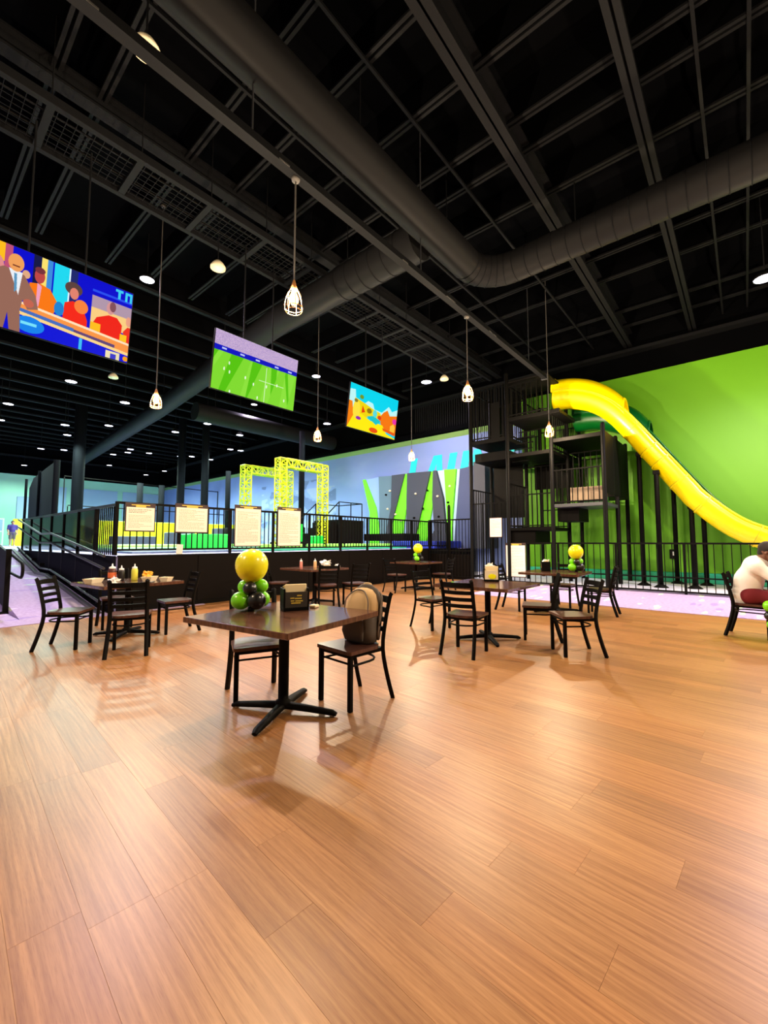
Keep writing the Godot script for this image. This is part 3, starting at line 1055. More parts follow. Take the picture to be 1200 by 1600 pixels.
func head_bones(c: Vector3, fwd: Vector3, up: Vector3) -> Array:
	var side := fwd.cross(up).normalized()
	var r := [[c + up * 0.02 - fwd * 0.02, c + up * 0.03 + fwd * 0.02, 0.088, 0.082], [c - up * 0.05 + fwd * 0.035, c - up * 0.085 + fwd * 0.05, 0.06, 0.042],
		[c + fwd * 0.095 + up * 0.0, c + fwd * 0.112 - up * 0.035, 0.010, 0.014],
		[c + fwd * 0.085 - up * 0.065 - side * 0.018, c + fwd * 0.085 - up * 0.065 + side * 0.018, 0.012, 0.012]]
	for s in [-1.0, 1.0]:
		r.append([c + side * s * 0.086 - up * 0.005, c + side * s * 0.092 - up * 0.035 - fwd * 0.005, 0.016, 0.011])
		r.append([c + side * s * 0.035 + fwd * 0.078 + up * 0.02, c + side * s * 0.02 + fwd * 0.082 + up * 0.022, 0.014, 0.012])
	return r

func person(called: String, label: String, at: Vector3, turn: float, k: float, J: Dictionary, skin: Color, shirt: Color, lower: Color, hair: Color, shoe: Color, cell: float):
	var t := thing(called, label, "person", at, turn)
	t.scale = Vector3.ONE * k
	var body := []
	body.append([J.pelvis, J.chest, 0.13, 0.135])
	body.append([J.chest, J.upper, 0.135, 0.12])
	body.append([J.upper, J.neck, 0.09, 0.055])
	body.append([J.neck, J.head - J.hup * 0.06, 0.052, 0.05])
	for s in [-1.0, 1.0]:
		var mir := func(p: Vector3) -> Vector3: return Vector3(p.x * s, p.y, p.z)
		var sh: Vector3 = mir.call(J.shoulder)
		body.append([J.upper, sh, 0.10, 0.068])
		body.append([sh, mir.call(J.elbow), 0.055, 0.042])
		body.append([mir.call(J.elbow), mir.call(J.wrist), 0.042, 0.028])
		body.append([J.pelvis, mir.call(J.hip), 0.12, 0.10])
		body.append([mir.call(J.hip), mir.call(J.knee), 0.088, 0.06])
		body.append([mir.call(J.knee), mir.call(J.ankle), 0.055, 0.036])
		body.append([mir.call(J.ankle), mir.call(J.toe), 0.04, 0.032])
	var st := S()
	field_mesh(st, body, cell, 0.05)
	field_mesh(st, head_bones(J.head, J.hfwd, J.hup), maxf(cell * 0.5, 0.006), 0.025)
	for s in [-1.0, 1.0]:
		var w := Vector3(J.wrist.x * s, J.wrist.y, J.wrist.z)
		var e := Vector3(J.elbow.x * s, J.elbow.y, J.elbow.z)
		field_mesh(st, hand_bones(w, (w - e).normalized(), J.palm, s), 0.0045, 0.008)
	part("body", st, mat(skin, 0.55), t)
	var sb := [[J.pelvis + Vector3(0, -0.01, 0.015), J.chest, 0.168, 0.155], [J.chest, J.upper, 0.155, 0.135], [J.upper, J.neck.lerp(J.upper, 0.45), 0.10, 0.075]]
	var lb := [[J.pelvis, J.pelvis + Vector3(0, 0.06, 0), 0.14, 0.14]]
	for s in [-1.0, 1.0]:
		var mir := func(p: Vector3) -> Vector3: return Vector3(p.x * s, p.y, p.z)
		sb.append([J.upper, mir.call(J.shoulder), 0.115, 0.086])
		sb.append([mir.call(J.shoulder), (mir.call(J.shoulder) as Vector3).lerp(mir.call(J.elbow), 0.72), 0.078, 0.07])
		lb.append([J.pelvis, mir.call(J.hip), 0.135, 0.118])
		lb.append([mir.call(J.hip), (mir.call(J.hip) as Vector3).lerp(mir.call(J.knee), 0.86), 0.105, 0.085])
	var ss := S()
	field_mesh(ss, sb, cell, 0.05)
	var shm := mat(shirt, 0.85)
	part("shirt", ss, shm, t)
	var ls := S()
	field_mesh(ls, lb, cell, 0.05)
	part("shorts", ls, mat(lower, 0.85), t)
	var hs := S()
	var side: Vector3 = J.hfwd.cross(J.hup).normalized()
	var c: Vector3 = J.head
	field_mesh(hs, [[c + J.hup * 0.045 - J.hfwd * 0.035, c + J.hup * 0.055 + J.hfwd * 0.02, 0.088, 0.08], [c - J.hfwd * 0.055 + J.hup * 0.02, c - J.hfwd * 0.05 - J.hup * 0.05, 0.07, 0.05], [c + side * 0.05 + J.hup * 0.03 - J.hfwd * 0.01, c - side * 0.05 + J.hup * 0.03 - J.hfwd * 0.01, 0.056, 0.056]], maxf(cell * 0.6, 0.008), 0.03)
	part("hair", hs, mat(hair, 0.8), t)
	for s in [-1.0, 1.0]:
		var es := S()
		ball(es, c + side * s * 0.033 + J.hfwd * 0.089 + J.hup * 0.012, Vector3(0.009, 0.009, 0.009), Basis.IDENTITY, 8)
		part("eye", es, M.b_black, t)
		var fs := S()
		var an := Vector3(J.ankle.x * s, J.ankle.y, J.ankle.z)
		var to := Vector3(J.toe.x * s, J.toe.y, J.toe.z)
		field_mesh(fs, [[an - Vector3(0, 0.035, 0), to, 0.048, 0.04]], 0.012, 0.02)
		part("shoe", fs, mat(shoe, 0.6), t)

func _ready():
	rng.seed = 20
	# ---- camera ----
	var cam := Camera3D.new()
	cam.name = "camera"
	cam.fov = 100.95
	cam.near = 0.05
	cam.far = 120.0
	add_child(cam)
	cam.position = Vector3(0, 1.32, 0)
	cam.rotation = Vector3(atan(46.0 / 660.0), deg_to_rad(-49.5), 0)
	cam.current = true
	# ---- environment and exposure ----
	var we := WorldEnvironment.new()
	we.name = "world_environment"
	var env := Environment.new()
	env.background_mode = Environment.BG_COLOR
	env.background_color = Color(0.01, 0.01, 0.012)
	env.tonemap_mode = Environment.TONE_MAPPER_LINEAR
	env.tonemap_exposure = 0.63
	env.sdfgi_enabled = true
	env.ssao_enabled = true
	env.ssil_enabled = true
	we.environment = env
	add_child(we)
	materials()
	M.column = mat(Color(0.05, 0.055, 0.075), 0.8)
	M.black.albedo_color = Color(0.06, 0.055, 0.05)
	M.black.roughness = 0.55
	for k in ["black", "post", "steel", "roof", "duct", "black_wall", "net", "column"]:
		M[k].metallic_specular = 0.05 if k == "roof" else 0.18
	M.charcoal = mat(Color(0.24, 0.23, 0.21), 0.4)
	M.napkin = mat(Color(0.95, 0.86, 0.68), 0.8)
	M.cord = mat(Color(0.30, 0.29, 0.28), 0.6)
	M.subfloor = mat(Color(0.34, 0.25, 0.17), 0.9)
	M.tan = mat(Color(0.60, 0.52, 0.44), 0.7)
	M.bag_grey = mat(Color(0.36, 0.34, 0.32), 0.85)
	M.bag_tan = mat(Color(0.80, 0.66, 0.46), 0.85)
	M.bag_trim = mat(Color(0.42, 0.37, 0.33), 0.8)
	var tint := mat(Color(0.03, 0.035, 0.05, 0.86), 0.08)
	tint.transparency = BaseMaterial3D.TRANSPARENCY_ALPHA
	M.tinted = tint
	build_floor()
	build_ceiling()
	build_walls()
	build_platform()
	build_ramp()
	build_courts()
	build_climbing_wall()
	build_tower()
	build_services()
	build_lamps()
	build_dining()
	build_signs()
	build_people()

func plank_mesh(w: float, l: float, u0: float, v0: float) -> ArrayMesh:
	var st := S()
	var e := 0.0005
	var put := func(p: Vector3):
		st.set_uv(Vector2(u0 + (p.x / w + 0.5) * 0.2, v0 + (p.z / l + 0.5) * 0.5))
		st.add_vertex(p)
	var quad := func(a, b, c, d, o):
		st.set_smooth_group(-1)
		var n: Vector3 = (c - a).cross(b - a)
		var q := [a, b, c, a, c, d] if n.dot(o) > 0 else [a, c, b, a, d, c]
		for p in q: put.call(p)
	var hw := w / 2
	var hl := l / 2
	var t := [Vector3(-hw + e, 0, -hl + e), Vector3(hw - e, 0, -hl + e), Vector3(hw - e, 0, hl - e), Vector3(-hw + e, 0, hl - e)]
	var b := [Vector3(-hw + 0.0001, -0.0007, -hl + 0.0001), Vector3(hw - 0.0001, -0.0007, -hl + 0.0001), Vector3(hw - 0.0001, -0.0007, hl - 0.0001), Vector3(-hw + 0.0001, -0.0007, hl - 0.0001)]
	quad.call(t[0], t[1], t[2], t[3], Vector3.UP)
	for i in 4:
		var j := (i + 1) % 4
		var o: Vector3 = (b[i] + b[j]) * 0.5
		o.y = 0.0
		quad.call(t[i], t[j], b[j], b[i], o + Vector3.UP * 0.05)
		quad.call(b[i], b[j], b[j] - Vector3.UP * 0.008, b[i] - Vector3.UP * 0.008, o)
	return commit(st)

func build_floor():
	var f := struct("floor", "oak-look vinyl plank floor of the dining area")
	part("slab", span(Vector3(-6, -0.25, -8), Vector3(16.6, -0.0098, 41.3)), M.subfloor, f)
	var meshes := []
	for a in 5:
		for b in 2: meshes.append(plank_mesh(0.2, 1.22, a * 0.2, b * 0.5))
	var turn := deg_to_rad(-3.6)
	var basis := Basis(Vector3.UP, turn)
	var rest := [S(), S(), S(), S()]
	var fwd := Vector3(0.7604, 0, -0.6494)
	var right := Vector3(0.6494, 0, 0.7604)
	var shown := []
	for i in range(-30, 72):
		var shift := rng.randf() * 1.22
		for j in range(-8, 10):
			var loc := Vector3(i * 0.2 + 0.1, 0, -(j * 1.22 + shift))
			var p := basis * loc
			var k := rng.randi() % 10
			var tone := rng.randi() % 4
			if p.x < -3.8 or p.x > 13.1 or (p.x > 10.2 and -p.z < 4.6) or -p.z < -7.3 or -p.z > 9.2: continue
			var z := p.dot(fwd)
			var x := p.dot(right)
			var inside := z > 0.7 and absf(x) < z * 0.95 + 0.35 and (p.x < 9.75 or -p.z > 5.0) and -p.z < 8.9
			if inside: shown.append([z, p, k, tone])
			else: (rest[tone] as SurfaceTool).append_from(meshes[k], 0, Transform3D(basis, p))
	shown.sort_custom(func(a, b): return a[0] < b[0])
	for q in shown.size():
		var s = shown[q]
		if q < 300:
			var o := part("plank", meshes[s[2]], M.planks[s[3]], f, s[1])
			o.basis = basis
		else:
			(rest[s[3]] as SurfaceTool).append_from(meshes[s[2]], 0, Transform3D(basis, s[1]))
	for k in 4:
		var o := part("plank_field", (rest[k] as SurfaceTool).commit(), M.planks[k], f)
		o.set_meta("kind", "stuff")
	var c := thing("carpet", "lavender carpet strip with pale green splashes beside the black railing", "carpet", W(11.2, 0, 0))
	part("pile", span(Vector3(9.58 - 11.2, 0, -8), Vector3(12.95 - 11.2, 0.008, 5.4)), M.carpet, c)
	var d := thing("carpet", "lavender splash-patterned carpet leading up to the ramp on the left", "carpet", W(0, 0, 10))
	part("pile", span(Vector3(-6, 0, -1.3), Vector3(2.68, 0.008, 7.5)), M.carpet, d)
	part("pile", span(Vector3(2.68, 0, -1.3), Vector3(4.4, 0.008, -1.15)), M.carpet, d)
	var m := thing("white_mat_floor", "white mat floor under the slides behind the railing", "mat", W(14.6, 0, 0))
	part("mat", span(Vector3(-1.65, 0, -8), Vector3(1.7, 0.05, 8.85)), M.white_mat, m)

func build_ceiling():
	var c := struct("ceiling", "black open ceiling with exposed joists and beams")
	part("deck", span(Vector3(-6, 9.0, -8), Vector3(16.6, 9.2, 41.3)), M.roof, c)
	var jm := S()
	for s in [-1.0, 1.0]: bx(jm, Vector3(s * 0.045, 0.02, -2.0), Vector3(0.05, 0.04, 20))
	var web := commit(box(Vector3(0, 0.34, -2.0), Vector3(0.02, 0.6, 20)))
	var joist := commit(jm)
	for u in [-4.6, -3.4, -2.2, -1.0, 0.2, 1.26, 1.86, 3.24, 4.2, 5.35, 6.5, 7.15, 8.35, 9.95, 11.13, 12.25, 14.3, 15.4]:
		part("web", web, M.roof, part("joist", joist, M.steel, c, W(u, 8.36, 0)))
	for v in [[2.78, 0.26, 8.0, 0.5], [7.55, 0.22, 8.15, 0.3]]:
		var b := S()
		bx(b, W(5.3, v[2] + 0.02, v[0]), Vector3(22.4, 0.04, v[1]))
		bx(b, W(5.3, v[2] + v[3] / 2, v[0]), Vector3(22.4, v[3], 0.03))
		bx(b, W(5.3, v[2] + v[3], v[0]), Vector3(22.4, 0.04, v[1]))
		part("beam", b, M.steel, c)
	for v in [0.98, -0.9, -3.0]:
		var b := S()
		for s in [-1.0, 1.0]: bx(b, W(5.3, 8.05, v + s * 0.06), Vector3(22.4, 0.1, 0.085))
		bx(b, W(5.3, 8.35, v), Vector3(22.4, 0.5, 0.03))
		part("beam", b, M.steel, c)
	for v in [3.9, 0.22, -0.35, 5.6]:
		part("strut", box(W(5.3, 8.32, v), Vector3(22.4, 0.045, 0.045)), M.steel, c)
	var fj := S()
	bx(fj, Vector3(5.3, 0.05, 0), Vector3(22.4, 0.08, 0.14))
	var far_web := commit(box(Vector3(5.3, 0.39, 0), Vector3(22.4, 0.6, 0.03)))
	var far_joist := commit(fj)
	for i in 20: part("web", far_web, M.roof, part("joist", far_joist, M.steel, c, W(0, 8.3, 12.4 + i * 1.45)))

func build_walls():
	var r := struct("wall_right", "tall end wall painted lime green and sky blue under a black upper band")
	part("upper_wall", span(Vector3(16.3, 0, -8), Vector3(16.6, 9.0, 41.3)), M.roof, r)
	part("green_panel", span(Vector3(16.24, 0, -8), Vector3(16.3, 7.0, 6.62)), M.green_wall, r, Vector3.ZERO, "lime green painted wall")
	var st := S()
	for q in [[41.0, 6.0, 0, 0], [6.62, 6.0, 1, 0], [6.62, 0, 1, 1], [41.0, 6.0, 0, 0], [6.62, 0, 1, 1], [41.0, 0, 0, 1]]:
		st.set_normal(Vector3(-1, 0, 0))
		st.set_uv(Vector2(q[2], q[3]))
		st.add_vertex(W(16.24, q[1], q[0]))
	part("mural_backing", span(Vector3(16.245, 0, 6.62), Vector3(16.3, 6.22, 41.0)), M.wall_blue, r)
	part("mural", st.commit(), M.mural, r, Vector3.ZERO, "sky blue mural with grey-blue rock shapes")
	part("green_border", span(Vector3(16.225, 5.98, 6.62), Vector3(16.25, 6.22, 41.0)), M.green_band, r)
	var tr := struct("trim_1", "dark ledge and soffit along the top of the end wall")
	part("ledge", span(Vector3(15.95, 7.74, -8), Vector3(16.3, 7.84, 41.0)), M.steel, tr)
	part("soffit", span(Vector3(15.9, 6.22, 7.0), Vector3(16.3, 6.4, 41.0)), M.roof, tr)
	var cm := commit(box(Vector3.ZERO, Vector3(0.03, 1.5, 0.05)))
	for i in 40: part("rib", cm, M.steel, r, W(16.28, 7.1, 7.2 + i * 0.12))
	# bold slanted painted letters, reading along the wall from left to right
	var glyphs := [[12.45, [[0, 0, 0.36, 0, 0.36, 1.6, 0, 1.6], [0.36, 0, 0.88, 0, 0.88, 0.4, 0.36, 0.4]]],
		[11.55, [[-0.02, 0, 0.34, 0, 0.68, 1.6, 0.38, 1.6], [0.84, 0, 1.2, 0, 0.82, 1.6, 0.54, 1.6], [0.3, 0.34, 0.9, 0.34, 0.84, 0.66, 0.36, 0.66]]],
		[10.3, [[0, 0.3, 0.38, 0.3, 0.38, 1.6, 0, 1.6], [0.68, 0.3, 1.06, 0.3, 1.06, 1.6, 0.68, 1.6], [0, 0.32, 0.14, 0.08, 0.34, 0, 0.68, 0, 0.92, 0.08, 1.06, 0.32, 0.7, 0.38, 0.34, 0.38]]],
		[9.1, [[0, 0, 0.34, 0, 0.34, 1.6, 0, 1.6], [0.78, 0, 1.12, 0, 1.12, 1.6, 0.78, 1.6], [0.3, 1.6, 0.3, 0.95, 0.82, 0, 0.82, 0.65]]],
		[7.85, [[0, 0.3, 0.28, 0.3, 0.28, 1.3, 0, 1.3], [0, 0.32, 0.14, 0.08, 0.3, 0, 0.9, 0, 0.9, 0.32, 0.3, 0.34], [0, 1.28, 0.3, 1.26, 0.9, 1.28, 0.9, 1.6, 0.3, 1.6, 0.14, 1.52]]]]
	for gl in glyphs:
		var ls := S()
		var thick := 0.016
		for q in gl[1]:
			thick += 0.004
			prism(ls, pool(q), 0.0, thick, Transform3D(Basis(Vector3(0, 0, 1), Vector3(0, 1.0, 0.22), Vector3(-1, 0, 0)), W(16.24, 3.68, gl[0])))
		part("letter", ls, M.turquoise, r)
	var b := struct("wall_back", "far end wall painted mint and sky blue below a black band")
	part("upper_wall", span(Vector3(-6, 0, 41.0), Vector3(16.6, 9.0, 41.3)), M.roof, b)
	part("ledge", span(Vector3(-6, 7.6, 40.7), Vector3(15.9, 7.72, 41.0)), M.steel, struct("trim_2", "dark ledge along the top of the far wall"))
	part("mint_panel", span(Vector3(-6, 0, 40.95), Vector3(16.3, 6.3, 41.0)), M.mint, b)
	for q in [[6.9, 9.0], [9.9, 12.6], [13.0, 16.2]]:
		part("sky_panel", span(Vector3(q[0], 1.05, 40.9), Vector3(q[1], 5.6, 40.95)), M.sky, b)
	var l := struct("wall_left", "plain grey side wall")
	part("panel", span(Vector3(-6.3, 0, -8), Vector3(-6, 9.0, 41.3)), M.grey_wall, l)
	var fr := struct("wall_front", "plain grey wall behind the viewer")
	part("panel", span(Vector3(-6, 0, -8.3), Vector3(16.6, 9.0, -8)), M.grey_wall, fr)

func build_platform():
	var p := thing("raised_platform", "black-fronted raised platform carrying the trampoline courts", "platform", W(9.5, 0, 8.85))
	part("deck", span(Vector3(2.78 - 9.5, 0, 0.03), Vector3(16.22 - 9.5, 1.04, 31.98)), M.lav_floor, p)
	for i in 9:
		var a := 2.78 + i * 1.5
		part("front_panel", span(Vector3(a + 0.006 - 9.5, 0.0, -0.02), Vector3(minf(a + 1.494, 16.2) - 9.5, 1.03, 0.03)), M.black_wall, p)
	part("base_strip", span(Vector3(2.78 - 9.5, 0.0, -0.035), Vector3(12.8 - 9.5, 0.09, -0.02)), M.black, p)
	part("edge_trim", span(Vector3(2.78 - 9.5, 1.03, -0.03), Vector3(14.9 - 9.5, 1.06, 0.06)), M.steel, p)
	var ld := thing("raised_landing", "pale raised landing beyond the head of the ramp", "platform", W(-1.6, 0, 29.2))
	part("deck", span(Vector3(-4.38, 0, -11.68), Vector3(4.37, 1.04, 11.6)), M.lav_floor, ld)
	var t := thing("platform_railing", "long black baluster railing along the platform edge behind the tables", "railing", W(2.75, 0, 8.92))
	fence(t, Vector3.ZERO, Vector3(11.5, 0, 0), 1.06, 2.07, 1.2, 0.118, 0.10)
	# low floor railing on the right, in front of the slides
	var q := thing("floor_railing", "black baluster railing standing on the carpet before the slides", "railing", W(12.87, 0, 0))
	fence(q, Vector3(0, 0, -5.75), Vector3(0, 0, 3.4), 0.008, 1.29, 1.55, 0.165, 0.06, 0.42)
	var g := thing("side_gate", "tall black barred gate panel between platform and tower", "gate", W(12.85, 0, 7.9))
	fence(g, Vector3(0, 0, -0.9), Vector3(0, 0, 0.85), 0.008, 2.1, 0.9, 0.12, 0.1, 1.0)
	part("kick_panel", box(Vector3(0.03, 0.45, 0), Vector3(0.02, 0.86, 1.7)), M.black_wall, g)
	part("tall_post", lathe(S(), [Vector2(0, 0), Vector2(0.05, 0), Vector2(0.05, 2.55), Vector2(0.03, 2.62), Vector2(0, 2.62)], 12), M.post, g, Vector3(0, 0, -0.05))

func build_ramp():
	var r := thing("carpeted_ramp", "lavender carpeted ramp rising beside the dark railing wall", "ramp", W(2.1, 0, 9.3))
	var side := pool([0, 0.008, 3.8, 0.47, 4.9, 0.47, 8.2, 1.04, 8.2, 0.0, 0, 0.0])
	# outline in (distance along, height), pushed across the ramp width
	var t := Transform3D(Basis(Vector3(0, 0, -1), Vector3.UP, Vector3.RIGHT), Vector3.ZERO)
	part("surface", prism(S(), side, -0.6, 0.58, t), M.carpet, r)
	part("edge_strip", prism(S(), pool([-0.3, 0.03, 3.8, 0.53, 4.9, 0.53, 8.2, 1.08, 8.2, 0.9, 4.9, 0.4, 3.8, 0.4, -0.3, 0.0]), 0.43, 0.5, t), M.handrail, r)
	var w := thing("ramp_railing_wall", "dark panelled railing wall with two handrails beside the ramp", "railing", W(2.75, 0, 8.92))
	for i in 7:
		var a := 0.03 + i * 1.2
		part("lower_panel", span(Vector3(-0.025, 0.0, a), Vector3(0.025, 1.05, a + 1.15)), M.net, w)
		if i > 0: part("tinted_pane", span(Vector3(-0.006, 1.1, a + 0.04), Vector3(0.006, 1.98, a + 1.15)), M.tinted, w)
		else:
			for k in 9: part("baluster", span(Vector3(-0.01, 1.06, a + 0.11 * (k + 1)), Vector3(0.01, 2.0, a + 0.11 * (k + 1) + 0.02)), M.black, w)
		part("post", span(Vector3(-0.03, 0, a + 1.15), Vector3(0.03, 2.0, a + 1.2)), M.black, w)
	part("top_rail", span(Vector3(-0.035, 1.98, 0), Vector3(0.035, 2.03, 8.5)), M.handrail, w)
	for h in [1.05, 0.82]:
		part("handrail", tube(S(), [W(-0.13, h + 0.0, 0.15), W(-0.13, h + 0.47, 4.2), W(-0.13, h + 0.47, 5.3), W(-0.13, h + 0.95, 8.4)], 0.026, 8), M.handrail, w)
	part("kerb_rail", tube(S(), [W(-0.11, 0.16, 0.2), W(-0.11, 0.62, 4.2), W(-0.11, 0.62, 5.3), W(-0.11, 1.14, 8.4)], 0.024, 8), M.handrail, w)
	for k in 9:
		var vv := 0.5 + k * 0.95
		part("bracket", box(W(-0.08, 0.12 + vv * 0.114, vv), Vector3(0.1, 0.07, 0.05)), M.black, w)
	var l := thing("ramp_end_guard", "black guard panel with a looped handrail at the left edge", "railing", W(1.46, 0, 10.4))
	part("panel", prism(S(), pool([0, 0.1, 0, 1.12, 6.0, 1.86, 6.0, 0.8]), -0.02, 0.02, t), M.black, l)
	part("end_post", span(Vector3(-0.04, 0.0, -0.05), Vector3(0.04, 1.18, 0.03)), M.black, l)
	part("foot_plate", span(Vector3(-0.1, 0.008, -0.12), Vector3(0.035, 0.03, 0.08)), M.black, l)
	part("loop_rail", tube(S(), spline([W(0.05, 1.08, 0.1), W(0.05, 0.98, -0.75), W(0.05, 0.94, -0.98), W(0.05, 0.85, -1.04), W(0.05, 0.73, -1.0), W(0.05, 0.70, -0.8), W(0.05, 0.74, 0.1)], 4), 0.024, 8), M.black, l)
	var n := thing("court_net_wall", "tall dark net wall standing at the head of the ramp", "net", W(3.5, 1.04, 17.4))
	var net := prism(S(), pool([0, 0, 0, 2.95, 2.2, 2.95, 5.2, 2.93, 6.4, 2.6, 6.4, 0]), -0.015, 0.015, Transform3D(Basis(Vector3(0.065, 0, -1), Vector3.UP, Vector3.RIGHT), Vector3.ZERO))
	part("net_sheet", net, M.net, n)
	for k in 3:
		part("net_post", rod(Vector3(0.2 * k * 0.65 + 0.03, 0, -3.2 * k), Vector3(0.2 * k * 0.65 + 0.03, 3.0, -3.2 * k), 0.09 if k == 0 else 0.05, 10), M.column, n)

func lattice(st: SurfaceTool, a: Vector3, b: Vector3, w: float, x: Vector3, y: Vector3):
	# box truss: four chords with battens and diagonals on each face
	var d := b - a
	var n := maxi(2, int(round(d.length() / (w * 0.8))))
	var c := [x * w / 2 + y * w / 2, x * w / 2 - y * w / 2, -x * w / 2 - y * w / 2, -x * w / 2 + y * w / 2]
	for k in 4:
		tube(st, [a + c[k], b + c[k]], 0.03, 4)
		var k2 := (k + 1) % 4
		for i in n + 1:
			tube(st, [a + d * i / n + c[k], a + d * i / n + c[k2]], 0.02, 4)
		for i in n:
			var s: Vector3 = c[k] if i % 2 else c[k2]
			var e: Vector3 = c[k2] if i % 2 else c[k]
			tube(st, [a + d * i / n + s, a + d * (i + 1) / n + e], 0.02, 4)

func truss_arch(u0: float, u1: float, v: float, top: float, label: String):
	var t := thing("truss_arch", label, "truss frame", W(u0, 1.04, v), 0, "yellow truss arches")
	var w := 0.3
	var h := top - 1.04 - w / 2
	var len := u1 - u0 - w
	for x in [0.0, len]:
		var st := S()
		lattice(st, Vector3(x + w / 2, 0.02, 0), Vector3(x + w / 2, h + w / 2, 0), w, Vector3.RIGHT, Vector3(0, 0, 1))
		part("truss_leg", st, M.truss, t)
		part("base_plate", box(Vector3(x + w / 2, 0.01, 0), Vector3(0.45, 0.02, 0.45)), M.black, t)
	var sb := S()
	lattice(sb, Vector3(w, h, 0), Vector3(len, h, 0), w, Vector3.UP, Vector3(0, 0, 1))
	part("truss_beam", sb, M.truss, t)

func pad(called: String, label: String, cat: String, a: Vector3, b: Vector3, m: Material, group := ""):
	var c := (a + b) * 0.5
	var t := thing(called, label, cat, W(c.x, minf(a.y, b.y), c.z), 0, group)
	var s := (b - a).abs()
	part("cover", box(Vector3(0, s.y / 2, 0), s, minf(0.03, s.y * 0.2)), m, t)
	if s.y > 0.3:
		part("seam", box(Vector3(0, s.y * 0.5, 0), Vector3(s.x + 0.006, 0.012, s.z + 0.006)), m, t)

